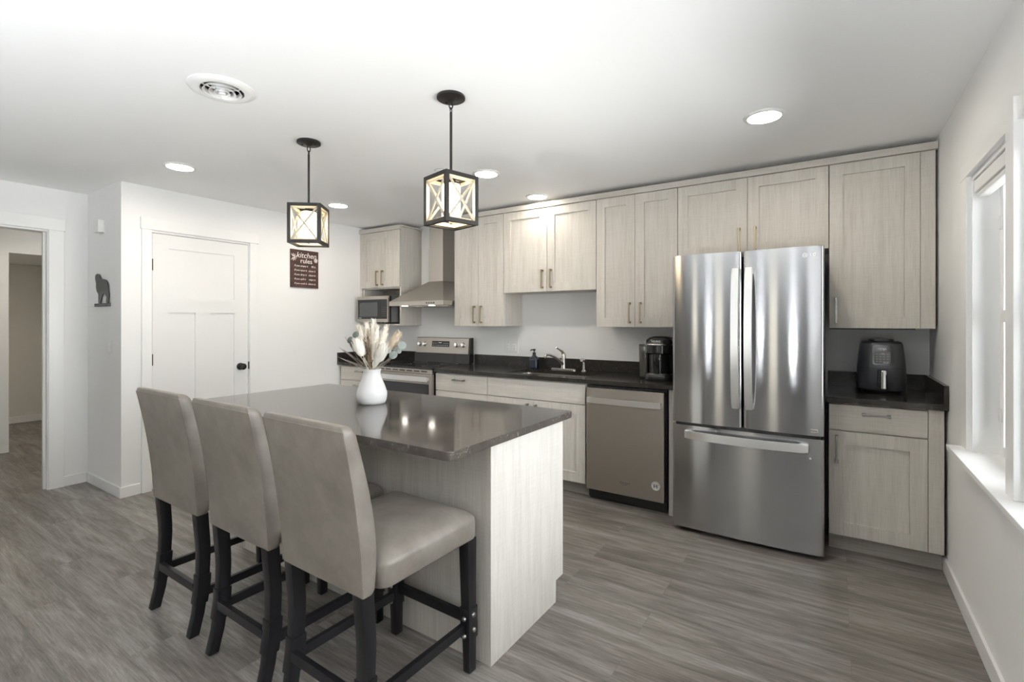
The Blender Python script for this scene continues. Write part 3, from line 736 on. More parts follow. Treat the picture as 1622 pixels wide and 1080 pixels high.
for k in range(7):
    a = PI * (0.14 + 0.12 * k); mb.box(-1.556 + 0.024 * math.cos(a) - 0.002, -1.556 + 0.024 * math.cos(a) + 0.002, DY - 0.002, DY - 0.001, 0.200 + 0.024 * math.sin(a) - 0.002, 0.200 + 0.024 * math.sin(a) + 0.002)
mb.build('sticker_print', M_mark, d)

# ------------------------------------------------------------------ range
RX, RX1 = -4.449, -3.659
t = thing('range', 'stainless electric range with a black glass cooktop under the hood', 'range', ((RX + RX1) / 2, -0.3, 0))
MB().box(RX + 0.002, RX1 - 0.002, -0.630, -0.03, 0.04, 0.902).build('body', M_black, t)
for x in (RX + 0.06, RX1 - 0.06):
    for y in (-0.57, -0.08): MB().lathe([(0.02, 0), (0.02, 0.04)], x, y, 12).build('foot', M_black, t)
ct = MB().box(RX, RX1, -0.668, -0.045, 0.902, 0.9185, 0.003).build('cooktop', M_glossblk, t)
mb = MB()
for x, y, r_ in ((-4.26, -0.48, 0.105), (-3.85, -0.48, 0.085), (-4.26, -0.20, 0.075), (-3.85, -0.20, 0.09)):
    mb.lathe([(r_, 0.9183), (r_, 0.9188), (r_ - 0.003, 0.9188), (r_ - 0.003, 0.9183)], x, y, 40)
mb.build('burner_rings', mat('burner_ring_grey', (0.10, 0.10, 0.10), 0.3), ct)
mb = MB().box(RX + 0.002, RX1 - 0.002, -0.662, -0.630, 0.862, 0.902, 0.002).build('vent_strip', M_dwst, t)
m2 = MB()
for k in range(7): m2.box(RX + 0.06 + k * 0.098, RX + 0.06 + k * 0.098 + 0.075, -0.6635, -0.6615, 0.877, 0.888)
m2.build('vent_slot', M_black, mb)
od = MB().box(RX + 0.003, RX1 - 0.003, -0.668, -0.632, 0.285, 0.858, 0.004).build('oven_door', M_dwst, t)
MB().box(RX + 0.040, RX1 - 0.040, -0.6715, -0.667, 0.330, 0.765, 0.001).build('oven_window', M_ovengl, od)
mb = MB().box(RX + 0.02, RX1 - 0.02, -0.722, -0.700, 0.790, 0.838, 0.006)
for x in (RX + 0.05, RX1 - 0.05): mb.box(x - 0.013, x + 0.013, -0.702, -0.667, 0.800, 0.828, 0.003)
mb.build('handle', M_bright, od)
dw = MB().box(RX + 0.003, RX1 - 0.003, -0.664, -0.632, 0.060, 0.280, 0.004).build('storage_drawer', M_dwst, t)
# backguard
bgp = [(-0.105, 0.918), (-0.028, 0.918), (-0.028, 1.185), (-0.066, 1.185), (-0.084, 1.172), (-0.092, 1.022), (-0.105, 1.016)]
bg_ = MB().prism([(-0.088, 1.018), (-0.03, 1.018), (-0.03, 1.186), (-0.062, 1.186), (-0.072, 1.178)], RX + 0.016, RX1 - 0.030, 'x', 0.002).build('backguard', M_hood, t)
MB().prism([(-0.105, 0.919), (-0.03, 0.919), (-0.03, 1.017), (-0.095, 1.017)], RX + 0.004, RX1 - 0.004, 'x', 0.002).build('glass_riser', M_glossblk, t)
MB().prism([(-0.09, 1.018), (-0.03, 1.018), (-0.03, 1.187), (-0.06, 1.187), (-0.074, 1.178)], RX1 - 0.030, RX1 - 0.004, 'x', 0.002).build('end_cap', M_black, t)
def bgm(x, z):  # frame on the sloped control face
    y = -0.088 + (z - 1.018) * 0.1
    return Matrix.Translation((x, y, z)) @ Matrix.Rotation(PI / 2 - 0.0997, 4, 'X')
tm = bmesh.new(); bmesh.ops.create_cube(tm, size=1); bmesh.ops.transform(tm, matrix=bgm(-4.077, 1.117) @ Matrix.Diagonal((0.25, 0.062, 0.004, 1)), verts=tm.verts)
dp = MB().join(tm).build('display', M_glossblk, bg_)
mb = MB()
for r_ in range(2):
    for k in range(9):
        if 3 <= k <= 5 and r_ == 1: continue
        tm = bmesh.new(); bmesh.ops.create_cube(tm, size=1)
        bmesh.ops.transform(tm, matrix=bgm(-4.18 + k * 0.0255, 1.102 + r_ * 0.022) @ Matrix.Translation((0, 0, 0.0022)) @ Matrix.Diagonal((0.010, 0.004, 0.0006, 1)), verts=tm.verts); mb.join(tm)
tm = bmesh.new(); bmesh.ops.create_cube(tm, size=1)
bmesh.ops.transform(tm, matrix=bgm(-4.085, 1.130) @ Matrix.Translation((0, 0, 0.0022)) @ Matrix.Diagonal((0.045, 0.008, 0.0006, 1)), verts=tm.verts); mb.join(tm)
mb.build('display_print', M_markl, bg_)
for x in (-4.378, -4.308, -3.850, -3.758):
    tm = MB().lathe([(0.027, 0), (0.027, 0.004), (0.022, 0.006), (0.020, 0.026), (0.017, 0.030), (0, 0.030)], n=24)
    tm.box(-0.004, 0.004, -0.019, 0.019, 0.028, 0.036, 0.001)
    bmesh.ops.transform(tm.bm, matrix=bgm(x, 1.112), verts=tm.bm.verts)
    tm.build('knob', M_chrome, bg_)

# ------------------------------------------------------------------ hood
t = thing('range_hood', 'stainless pyramid range hood with square chimney', 'range hood', (-4.055, -0.25, 1.523))
HX, HX1, HY = -4.432, -3.676, -0.49
mb = MB()
mb.loft([[Vector(p) for p in ((HX, HY, z), (HX1, HY, z), (HX1, -0.002, z), (HX, -0.002, z))] for z in (1.523, 1.567)] +
        [[Vector(p) for p in ((-4.122, -0.222, 1.783), (-3.917, -0.222, 1.783), (-3.917, -0.002, 1.783), (-4.122, -0.002, 1.783))]])
ca = mb.build('canopy', M_hood, t, smooth=0)
mb = MB().box(-4.120, -3.919, -0.220, -0.002, 1.783, 2.13, 0.001)
mb.build('chimney', M_hood, t)
MB().box(-4.116, -3.923, -0.216, -0.002, 2.131, 2.438, 0.001).build('chimney_extension', M_hood, t)
mb = MB()
for k in range(4): mb.box(-3.905 + k * 0.032, -3.885 + k * 0.032, HY - 0.003, HY + 0.002, 1.538, 1.552, 0.001)
mb.build('control_buttons', M_mark, ca)
for x in (-4.27, -3.89): MB().lathe([(0.030, 1.519), (0.030, 1.5225), (0.0, 1.5225), (0.0, 1.519)], x, HY + 0.07, 20).build('hood_lamp', M_hl, ca)
MB().box(HX + 0.08, HX1 - 0.08, HY + 0.17, -0.03, 1.518, 1.5225).build('grease_filter', M_dwst, ca)

# ------------------------------------------------------------------ microwave
mx0, mx1, my, mz0, mz1 = -5.024, -4.520, -0.425, 1.352, 1.638
t = thing('microwave', 'stainless microwave in the open niche of the wall cabinet', 'microwave', ((mx0 + mx1) / 2, -0.22, 1.337))
MB().box(mx0 + 0.004, mx1 - 0.004, my + 0.050, -0.03, mz0 - 0.002, mz1 - 0.003, 0.003).build('body', mat('microwave_grey_case', (0.22, 0.225, 0.235), 0.4, 0.4), t)
MB().box(mx0 + 0.002, mx1 - 0.002, my + 0.022, my + 0.050, mz0, mz1 - 0.001, 0.002).build('door_rim', M_black, t)
fr = MB().grid_slab([mx0, mx0 + 0.014, mx1 - 0.014, mx1], [mz0, mz0 + 0.036, mz1 - 0.036, mz1], my, my + 0.022, {(1, 1)}, 'y').build('front_frame', M_dwst, t, smooth=0)
dr = MB().box(mx0 + 0.014, mx1 - 0.118, my - 0.001, my + 0.018, mz0 + 0.036, mz1 - 0.036, 0.001).build('door', M_glossblk, t)
MB().box(mx0 + 0.045, mx1 - 0.165, my - 0.002, my, mz0 + 0.062, mz1 - 0.068, 0.0003, 1).build('door_window', mat('microwave_screen', (0.085, 0.09, 0.095), 0.25), dr)
cp = MB().box(mx1 - 0.117, mx1 - 0.014, my - 0.001, my + 0.018, mz0 + 0.036, mz1 - 0.036, 0.001).build('control_panel', M_glossblk, t)
mb = MB()
for a in range(5):
    for b in range(3): mb.box(mx1 - 0.098 + b * 0.026, mx1 - 0.086 + b * 0.026, my - 0.0018, my - 0.0008, mz0 + 0.065 + a * 0.024, mz0 + 0.072 + a * 0.024)
mb.build('buttons', mat('button_grey', (0.10, 0.085, 0.08), 0.5), cp)
for x in (mx0 + 0.05, mx1 - 0.05):
    for y in (-0.36, -0.08): MB().box(x - 0.012, x + 0.012, y - 0.012, y + 0.012, 1.3365, 1.350).build('foot', M_black, t)
MB().box(-4.79, -4.745, my - 0.0008, my + 0.001, mz0 + 0.013, mz0 + 0.022).build('maker_mark', M_mark, fr)
MB().box(mx0 + 0.030, mx0 + 0.075, my - 0.0016, my, mz0 + 0.043, mz0 + 0.050).build('maker_mark', M_markl, dr)

# ------------------------------------------------------------------ coffee maker
kx, ky = -1.635, -0.28
ZK = ZC1 + 0.0006
t = thing('coffee_maker', 'glossy black single cup coffee maker beside the refrigerator', 'coffee maker', (kx, ky, ZK))
M_kb = mat('coffee_black_gloss', (0.010, 0.010, 0.011), 0.12, spec=0.6); M_smoke = mat('smoked_reservoir', (0.05, 0.045, 0.038), 0.10, spec=0.6)
def rl(cx, cy, lv, n=6): return [rrect(cx, cy, a, b, min(r_, a / 2.01, b / 2.01), ZK + z, n) for z, a, b, r_ in lv]
MB().loft(rl(kx + 0.012, ky, [(0, .20, .29, .06), (0.006, .206, .296, .065), (0.040, .204, .294, .065), (0.046, .196, .286, .06)])).build('base', M_black, t)
MB().loft(rl(kx + 0.012, ky + 0.055, [(0.045, .20, .18, .05), (0.23, .20, .18, .05)])).build('column', M_kb, t)
MB().loft(rl(kx + 0.012, ky - 0.06, [(0.047, .150, .150, .07), (0.200, .150, .150, .07)])).build('brew_bay', M_glossblk, t)
MB().loft(rl(kx + 0.012, ky - 0.010, [(0.196, .190, .262, .07), (0.204, .206, .280, .08), (0.270, .206, .280, .08), (0.300, .196, .268, .08), (0.318, .166, .23, .08), (0.328, .11, .16, .05), (0.331, .04, .06, .018)])).build('head', M_kb, t)
pts = []
for k in range(21):
    a = PI + PI * k / 20; pts.append((kx + 0.012 + 0.104 * math.cos(a), ky - 0.035 + 0.126 * math.sin(a) * 0.95, ZK + 0.262 - 0.012 * math.sin(a) * 0 + 0.006))
pts = [(pts[0][0], ky + 0.03, ZK + 0.268)] + pts + [(pts[-1][0], ky + 0.03, ZK + 0.268)]
hd = MB().tube(pts, 0.0085, 10).build('handle_ring', M_nickel, t)
mb = add_text(MB(), 'KEURIG', 0.020, Matrix.Translation((kx + 0.012, ky - 0.1475, ZK + 0.292)) @ Matrix.Rotation(PI / 2 - 0.35, 4, 'X'), depth=0.0025)
mb.build('logo', M_markl, t)
MB().loft(rl(kx - 0.115, ky + 0.035, [(0.012, .066, .19, .022), (0.02, .070, .195, .024), (0.245, .078, .20, .026), (0.252, .074, .195, .025)])).build('water_reservoir', M_smoke, t)
MB().loft(rl(kx - 0.115, ky + 0.035, [(0.252, .080, .202, .026), (0.266, .076, .196, .026)])).build('reservoir_lid', M_kb, t)
mb = MB()
for k in range(3): mb.lathe([(0.0075, 0), (0.0075, 0.004), (0, 0.005)], n=12, c=(kx + 0.075, ky - 0.07 + k * 0.026, ZK + 0.309 - 0.001 * k))
mb.build('buttons', M_nickel, t)
MB().loft(rl(kx + 0.012, ky - 0.085, [(0.046, .14, .10, .045), (0.050, .136, .096, .045)])).build('drip_grate', M_mark, t)

# ------------------------------------------------------------------ air fryer
ax, ay = -0.262, -0.195
t = thing('air_fryer', 'charcoal air fryer with chrome handle on the counter by the window', 'air fryer', (ax, ay, ZK))
Z0 = ZK
def al(lv): return [rrect(ax, ay, a, b, r_, Z0 + z, 7) for z, a, b, r_ in lv]
MB().loft(al([(0.0, .20, .22, .07), (0.018, .21, .23, .075)])).build('foot_ring', M_black, t)
bk = MB().loft(al([(0.018, .235, .262, .080), (0.028, .250, .276, .085), (0.152, .244, .270, .083)])).build('basket', M_char, t)
MB().loft(al([(0.152, .240, .266, .08), (0.155, .240, .266, .08)])).build('seam', M_black, t)
bd = MB().loft(al([(0.155, .244, .270, .083), (0.23, .231, .256, .08), (0.300, .214, .238, .075), (0.304, .210, .234, .074)])).build('body', M_char, t)
MB().loft(al([(0.304, .208, .232, .074), (0.312, .205, .228, .072), (0.318, .185, .205, .07)])).build('lid', M_black, t)
MB().loft(al([(0.318, .130, .150, .05), (0.332, .126, .145, .05)])).build('vent_cap', M_black, t)
# control panel, tilted with the body face
def am(x, z):
    y = ay - 0.135 + (z - 0.155) * 0.110
    return Matrix.Translation((ax + x, y, Z0 + z)) @ Matrix.Rotation(PI / 2 - 0.110, 4, 'X')
tm = MB().prism([(p[0], p[1]) for p in rrect2(-0.050, 0.050, -0.062, 0.066, 0.016)], -0.01, 0.0025, 'z', 0.001)
bmesh.ops.transform(tm.bm, matrix=am(0, 0.234), verts=tm.bm.verts); cpn = tm.build('control_panel', M_glossblk, bd)
tm = MB().prism([(p[0], p[1]) for p in rrect2(-0.040, 0.040, -0.050, 0.024, 0.010)], 0.002, 0.0032, 'z')
bmesh.ops.transform(tm.bm, matrix=am(0, 0.234), verts=tm.bm.verts); tm.build('button_field', M_mark, bd)
mb = add_text(MB(), 'NINJA', 0.017, am(0, 0.272) @ Matrix.Translation((0, 0, 0.003)), depth=0.0005)
mb.build('logo', M_markl, bd)
tm = MB()
for r_ in range(4):
    for k in range(4):
        tm.box(-0.032 + k * 0.018, -0.022 + k * 0.018, -0.040 + r_ * 0.015, -0.035 + r_ * 0.015, 0.003, 0.0037)
tm.box(-0.004, 0.010, 0.005, 0.014, 0.003, 0.0038).box(0.004, 0.030, -0.049, -0.041, 0.003, 0.0038)
bmesh.ops.transform(tm.bm, matrix=am(0, 0.234), verts=tm.bm.verts); tm.build('button_print', mat('button_print_grey', (0.30, 0.30, 0.30), 0.5), bd)
yh = ay - 0.138
mb = MB().box(ax - 0.024, ax + 0.022, yh - 0.030, yh + 0.006, Z0 + 0.040, Z0 + 0.150, 0.004)
mb.build('handle_bracket', M_black, bk)
mb = MB().box(ax - 0.012, ax + 0.018, yh - 0.052, yh - 0.028, Z0 + 0.030, Z0 + 0.148, 0.007, 3)
mb.build('handle', M_chrome, bk)

# outlet
t = thing('wall_outlet', 'white double outlet plate on the wall between range and sink', 'wall outlet', (-3.207, 0, 1.102))
MB().box(-3.290, -3.124, -0.006, 0.0, 1.048, 1.158, 0.003).build('cover_plate', M_whitep, t)
for x in (-3.247, -3.167):
    o = MB().box(x - 0.018, x + 0.018, -0.009, -0.005, 1.070, 1.136, 0.003).build('receptacle', M_trim, t)
    mb = MB()
    for z in (1.088, 1.118):
        mb.box(x - 0.008, x - 0.0055, -0.0095, -0.0088, z - 0.005, z + 0.005).box(x + 0.0055, x + 0.008, -0.0095, -0.0088, z - 0.004, z + 0.004)
    mb.build('slots', M_mark, o)
#@@ISLAND
# ------------------------------------------------------------------ island
IX0, IX1, IY0, IY1 = -3.52, -1.587, -2.818, -1.888
t = thing('kitchen_island', 'kitchen island with dark stone top and washed oak base', 'kitchen island', (-2.55, -2.2, 0))
MB().prism(rrect2(IX0, IX1, IY0, IY1, 0.022, 6), ZC0, ZC1, 'z', 0.003, 3).build('countertop', M_isl, t)
PX0, PX1, PY0, PY1 = -3.47, -1.632, -2.520, -1.912
MB().prism([(PY0, 0), (-1.985, 0), (-1.985, 0.105), (PY1, 0.105), (PY1, ZC0 - 0.001), (PY0, ZC0 - 0.001)], PX1 - 0.019, PX1, 'x', 0.0008, 1).build('side_panel', M_wv, t)
MB().prism([(PY0, 0), (-1.985, 0), (-1.985, 0.105), (PY1, 0.105), (PY1, ZC0 - 0.001), (PY0, ZC0 - 0.001)], PX0, PX0 + 0.019, 'x', 0.0008, 1).build('side_panel', M_wv, t)
MB().box(PX0 + 0.0195, PX1 - 0.0195, PY0 + 0.002, PY0 + 0.02, 0, ZC0 - 0.001).build('back_panel', M_wv, t)
MB().box(PX0 + 0.0195, PX1 - 0.0195, PY0 + 0.021, PY1 - 0.002, 0.105, ZC0 - 0.001).build('body', M_wv, t)
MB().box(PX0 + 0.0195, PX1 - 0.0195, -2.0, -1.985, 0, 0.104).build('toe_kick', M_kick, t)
xs = [PX0 + 0.02 + (PX1 - PX0 - 0.04) * k / 4 for k in range(5)]
for k in range(4):
    a, b = xs[k] + 0.0016, xs[k + 1] - 0.0016
    dd = MB().grid_slab([a, a + 0.07, b - 0.07, b], [0.108, 0.178, 0.635, 0.705], PY1 - 0.001, PY1 + 0.017, {(1, 1)}, 'y').box(a + 0.066, b - 0.066, PY1, PY1 + 0.008, 0.174, 0.639).build('door', M_wv, t, smooth=0)
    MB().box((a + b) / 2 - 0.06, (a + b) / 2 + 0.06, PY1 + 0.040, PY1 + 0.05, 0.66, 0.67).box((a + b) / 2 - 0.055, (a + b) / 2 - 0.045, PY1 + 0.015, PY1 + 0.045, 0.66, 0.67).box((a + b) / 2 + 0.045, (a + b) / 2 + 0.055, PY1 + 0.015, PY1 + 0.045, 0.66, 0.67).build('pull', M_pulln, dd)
    dd = MB().box(a, b, PY1 - 0.001, PY1 + 0.017, 0.708, 0.876, 0.001).build('drawer', M_wh, t)
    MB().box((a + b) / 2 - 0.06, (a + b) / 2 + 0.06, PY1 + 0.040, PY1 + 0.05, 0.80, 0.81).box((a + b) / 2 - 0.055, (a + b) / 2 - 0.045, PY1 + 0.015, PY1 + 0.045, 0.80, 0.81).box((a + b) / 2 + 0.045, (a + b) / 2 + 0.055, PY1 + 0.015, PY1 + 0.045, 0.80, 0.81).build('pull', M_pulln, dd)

# ------------------------------------------------------------------ counter stools: local frame, sitter faces +y, origin on the floor
def lerp(a, b, u): return a + (b - a) * u
def curve(keys, z):
    for (z0, v0), (z1, v1) in zip(keys, keys[1:]):
        if z <= z1:
            u = (z - z0) / (z1 - z0); u = u * u * (3 - 2 * u) * 0.35 + u * 0.65
            return lerp(v0, v1, u)
    return keys[-1][1]
def poly3(keys, z):
    s = 0.0
    for i, (zi, vi) in enumerate(keys):
        t = vi
        for j, (zj, _) in enumerate(keys):
            if j != i: t *= (z - zj) / (zi - zj)
        s += t
    return s
def stool(loc, rz, label):
    r = thing('counter_stool', label, 'counter stool', loc, rz, 'taupe leather counter stools at the island', local=True)
    # backrest: front and rear profiles
    rear = [(0.520, -0.264), (0.76, -0.286), (1.052, -0.340)]
    fron = [(0.520, -0.212), (0.68, -0.206), (0.86, -0.237), (1.052, -0.290)]
    S = []; W = 0.435
    levels = [0.520, 0.522, 0.53] + [0.53 + 0.49 * k / 16 for k in range(1, 17)] + [1.031, 1.040, 1.046, 1.050, 1.052]
    for z in levels:
        yr, yf = poly3(rear, z), poly3(fron, z)
        e = 0.0
        if z > 1.022: e = 0.026 * (1 - math.sqrt(max(0, 1 - ((z - 1.022) / 0.030) ** 2)))
        if z < 0.53: e = 0.004 * (0.53 - z) / 0.01
        yf -= 1.25 * e; yr += 0.22 * e; w_ = W - 1.3 * e; d = yf - yr; rf = min(0.020, d * 0.45); rr = min(0.005, d * 0.2); ring = []
        for sx, yy, rad, a0 in ((1, yf, rf, 0), (-1, yf, rf, PI / 2), (-1, yr, rr, PI), (1, yr, rr, 1.5 * PI)):
            cy_ = yy - rad if yy == yf else yy + rad
            for k in range(6):
                a = a0 + PI / 2 * k / 5; ring.append(Vector((sx * (w_ / 2 - rad) + rad * math.cos(a), cy_ + rad * math.sin(a), z)))
        S.append(ring)
    bk = MB().loft(S).build('backrest', M_leather, r, smooth=60)
    # welt along the rear edges
    for sgn in (-1, 1):
        pts = [(sgn * (W / 2 - 0.0015), poly3(rear, z) + 0.0012, z) for z in [0.525 + 0.510 * k / 14 for k in range(15)]]
        MB().tube(pts, 0.0028, 6).build('welt', M_leather, bk)
    MB().tube([(x, poly3(rear, 1.035) + 0.0012, 1.035) for x in (-W / 2 + 0.002, 0, W / 2 - 0.002)], 0.0022, 6).build('welt', M_leather, bk)
    # seat
    S = []; sy0, sy1 = -0.205, 0.275
    for z, s in ((0.522, 0.985), (0.528, 1.0), (0.588, 1.0), (0.597, 0.994), (0.606, 0.972), (0.619, 0.91), (0.633, 0.79), (0.645, 0.60), (0.652, 0.35), (0.654, 0.1)):
        S.append(rrect(0, (sy0 + sy1) / 2, 0.468 * s, (sy1 - sy0) * s, max(0.004, 0.038 * s), z, 5))
    MB().loft(S).build('seat', M_leather, r, smooth=60)
    # legs
    def leg(xs_, ys_, ts, z0=0.004, z1=0.521, n=12):
        S = []
        for k in range(n + 1):
            z = lerp(z0, z1, k / n); t_ = curve(ts, z); S.append(rrect(curve(xs_, z), curve(ys_, z), t_ * 0.92, t_, 0.004, z, 2))
        return MB().loft(S)
    for sgn in (-1, 1):
        bx = [(0, sgn * 0.190), (0.53, sgn * 0.186)]
        by = [(0.0, -0.272), (0.10, -0.249), (0.22, -0.232), (0.36, -0.228), (0.53, -0.240)]
        bt = [(0, 0.040), (0.53, 0.050)]
        lg = leg(bx, by, bt).build('leg', M_leg, r)
        leg(bx, by, [(0, 0.050), (0.53, 0.058)], 0.135, 0.255, 5).build('leg_bracket', M_leg, lg)
        MB().lathe([(0.012, 0), (0.012, 0.005)], sgn * 0.190, -0.270, 12).build('glide', M_whitep, lg)
        fx = [(0, sgn * 0.205), (0.53, sgn * 0.205)]; fy = [(0, 0.252), (0.53, 0.240)]; ft = [(0, 0.038), (0.25, 0.046), (0.53, 0.052)]
        lg = leg(fx, fy, ft).build('leg', M_leg, r)
        leg(fx, fy, [(0, 0.050), (0.53, 0.057)], 0.135, 0.255, 4).build('leg_bracket', M_leg, lg)
        MB().lathe([(0.012, 0), (0.012, 0.005)], sgn * 0.205, 0.252, 12).build('glide', M_whitep, lg)
        for z, y in ((0.172, 0.247), (0.230, 0.244)):
            MB().lathe([(0.0095, 0.0), (0.0095, sgn * 0.005), (0.006, sgn * 0.009), (0, sgn * 0.010)], axis='x', n=10, c=(sgn * 0.2285, y, z)).build('bolt', M_pulln, lg)
        for z in (0.150, 0.216):
            MB().lathe([(0.009, 0.0), (0.009, -0.005), (0.006, -0.009), (0, -0.010)], axis='y', n=10, c=(sgn * 0.205, 0.222, z)).build('bolt', M_pulln, lg)
        MB().box(sgn * 0.197 - 0.010, sgn * 0.197 + 0.010, -0.222, 0.228, 0.160, 0.196, 0.002).build('side_stretcher', M_leg, r)
    MB().box(-0.182, 0.182, 0.235, 0.255, 0.190, 0.228, 0.002).build('front_stretcher', M_leg, r)
    MB().box(-0.170, 0.170, -0.262, -0.242, 0.180, 0.216, 0.002).build('rear_stretcher', M_leg, r)
    return r
st = stool((-1.900, -2.829, 0), -0.018, 'taupe leather counter stool at the window end of the row, whole seat in view')
dup(st, (-2.440, -2.815, 0), -0.01, 'taupe leather counter stool in the middle of the row of three')
dup(st, (-3.005, -2.807, 0), 0.0, 'taupe leather counter stool at the pantry end of the row of three')

# ------------------------------------------------------------------ vase and dried flowers
vx, vy = -2.60, -2.285
Z0 = ZC1
v = MB()
prof = [(0.0, 0.0), (0.062, 0.0), (0.070, 0.004), (0.077, 0.018), (0.0805, 0.040), (0.0805, 0.058), (0.076, 0.075), (0.068, 0.098), (0.058, 0.122), (0.049, 0.146), (0.0455, 0.162), (0.0465, 0.174), (0.0500, 0.182), (0.0500, 0.186), (0.0465, 0.186),
        (0.043, 0.176), (0.041, 0.162), (0.044, 0.146), (0.053, 0.122), (0.062, 0.098), (0.070, 0.072), (0.072, 0.03), (0.0, 0.012)]
v.lathe([(a, Z0 + b) for a, b in prof], vx, vy, 48)
o = tag(v.build('vase', M_vase, None, off=(vx, vy, Z0), smooth=50), 'matte white ceramic vase on the island', 'vase')
def vn(m, sc_): 
    n = noise(m, mapping(m, (1, 1, 1)), sc_, 2); bump(m, n.outputs[0], 0.15, 0.002)
vn(M_vase, 90)
M_plume = mat('cream_plume', (0.84, 0.79, 0.71), 0.8, spec=0.2); M_prot = mat('bleached_petal', (0.90, 0.87, 0.80), 0.7, spec=0.2)
M_protc = mat('petal_tan', (0.62, 0.50, 0.36), 0.8); M_brown = mat('dried_brown', (0.22, 0.155, 0.11), 0.8, spec=0.2); M_grey = mat('dried_grey_leaf', (0.33, 0.29, 0.25), 0.8, spec=0.2)
M_euc = mat('eucalyptus_leaf', (0.235, 0.26, 0.245), 0.55); M_eucd = mat('eucalyptus_dark_leaf', (0.10, 0.115, 0.095), 0.6); M_stemc = mat('dry_stem', (0.42, 0.33, 0.22), 0.8)
MOUTH = Vector((vx, vy, Z0 + 0.180)); FOOT = Vector((vx, vy, Z0 + 0.05))
# picture axes at the vase, for spreading the stems: right, toward camera, up
ca_ = math.cos(0.5843); sa_ = math.sin(0.5843)
def RT(r_, f_, u_): return Vector((vx + r_ * ca_ + f_ * sa_, vy + r_ * sa_ - f_ * ca_, Z0 + 0.186 + u_))
SLOTS = {}
def stem_pts(tip, n=7, bow=0.0):
    key = (round(tip.x, 4), round(tip.y, 4), round(tip.z, 4))
    if key not in SLOTS: SLOTS[key] = len(SLOTS)
    g = SLOTS[key] * 2.39996; hv = Vector(((tip.x - vx) * 0.24 + 0.008 * math.cos(g), (tip.y - vy) * 0.24 + 0.014 * math.sin(g), 0))
    if hv.length > 0.034: hv = hv.normalized() * 0.034
    mid = MOUTH + hv; base = FOOT + hv * 0.7
    pts = []
    for k in range(n + 1):
        u = k / n
        pts.append(base * (1 - u) ** 2 + mid * 2 * u * (1 - u) + tip * u * u if False else (base.lerp(mid, u * 2) if u < 0.5 else mid.lerp(tip, u * 2 - 1)))
    return pts
def frame(d):
    d = d.normalized(); a = d.cross(Vector((0.3, 0.2, 1)) if abs(d.z) < 0.95 else Vector((1, 0, 0))).normalized(); return d, a, d.cross(a)
def stem_thing(name, label, cat, tip, group=None, m=None, rad=0.0018):
    t = thing(name, label, cat, FOOT, group=group)
    MB().tube(stem_pts(tip), rad, 6).build('stem', m or M_stemc, t)
    return t
def blade(mb, p, d, a, ln, w_, bend=0.0, th=0.0007):
    """small leaf or petal with thickness, length along d, width along a"""
    nrm = d.cross(a).normalized(); rings = []
    for k in range(6):
        u = k / 5; ww = max(0.06, math.sin(PI * min(1, 0.12 + 0.88 * u) ** 0.8)) * w_ / 2
        q = p + d * ln * u + nrm * bend * u * u
        rings.append([q - a * ww, q + nrm * th, q + a * ww, q - nrm * th])
    mb.loft([[Vector(x) for x in rg] for rg in rings]); return mb
def plume(label, tip, ln, rad, m=M_plume, seed=0):
    t = stem_thing('pampas_plume', label, 'dried plume', tip, 'dried plumes in the white vase')
    rnd = random.Random(seed); pts = stem_pts(tip); d, a, b = frame(pts[-1] - pts[-2]); p0 = tip - d * ln
    mb = MB()
    prof = []
    for k in range(9):
        u = k / 8; prof.append((p0 + d * ln * u, max(0.0015, rad * 0.78 * math.sin(PI * (0.08 + 0.90 * u)) ** 0.7)))
    mb.tube([x for x, _ in prof], [r_ for _, r_ in prof], 9)
    for k in range(190):
        u = rnd.random(); an = rnd.random() * 2 * PI; rr = rad * 0.66 * math.sin(PI * (0.08 + 0.9 * u)) ** 0.7
        o_ = a * math.cos(an) + b * math.sin(an)
        dd = (d * 1.0 + o_ * 0.42).normalized()
        blade(mb, p0 + d * ln * u * 0.92 + o_ * rr, dd, dd.cross(o_).normalized(), 0.017 + 0.010 * rnd.random(), 0.0055, -0.002)
    mb.build('plume', m, t)
def protea(label, tip, s):
    t = stem_thing('dried_protea', label, 'dried flower', tip, 'bleached proteas in the white vase')
    pts = stem_pts(tip); d, a, b = frame(pts[-1] - pts[-2] + Vector((0, 0, 0.01)))
    mb = MB()
    for ring, (n, ln, sp, w_) in enumerate(((9, 0.085, 0.16, 0.024), (11, 0.092, 0.34, 0.024), (12, 0.084, 0.56, 0.022), (12, 0.066, 0.80, 0.020), (10, 0.046, 1.0, 0.018))):
        for k in range(n):
            an = 2 * PI * (k + ring * 0.5) / n; o_ = a * math.cos(an) + b * math.sin(an)
            dd = (d + o_ * sp * 0.75).normalized(); p = tip - d * (0.018 + 0.004 * ring) * s + o_ * 0.010 * s
            blade(mb, p, dd, dd.cross(o_).normalized(), ln * s, w_ * s, 0.014 * s, 0.001)
    mb.build('petals', M_prot, t)
    MB().tube([tip - d * 0.022 * s, tip - d * 0.005 * s, tip + d * 0.03 * s, tip + d * 0.05 * s], [0.008 * s, 0.019 * s, 0.016 * s, 0.003], 12).build('flower_core', M_protc, t)
def grass(label, tip, n, m, seed, grp):
    t = stem_thing('dried_grass', label, 'dried grass', tip, grp, m=m, rad=0.0014)
    rnd = random.Random(seed); pts = stem_pts(tip); d, a, b = frame(pts[-1] - pts[-2]); mb = MB(); ln = (tip - MOUTH).length
    for k in range(n):
        u = 0.35 + 0.65 * rnd.random(); an = rnd.random() * 2 * PI; o_ = a * math.cos(an) + b * math.sin(an); dd = (d + o_ * 0.28).normalized()
        blade(mb, tip - d * ln * (1 - u) * 0.85, dd, dd.cross(o_).normalized(), 0.030, 0.005, 0.0)
    mb.build('seed_head', m, t)
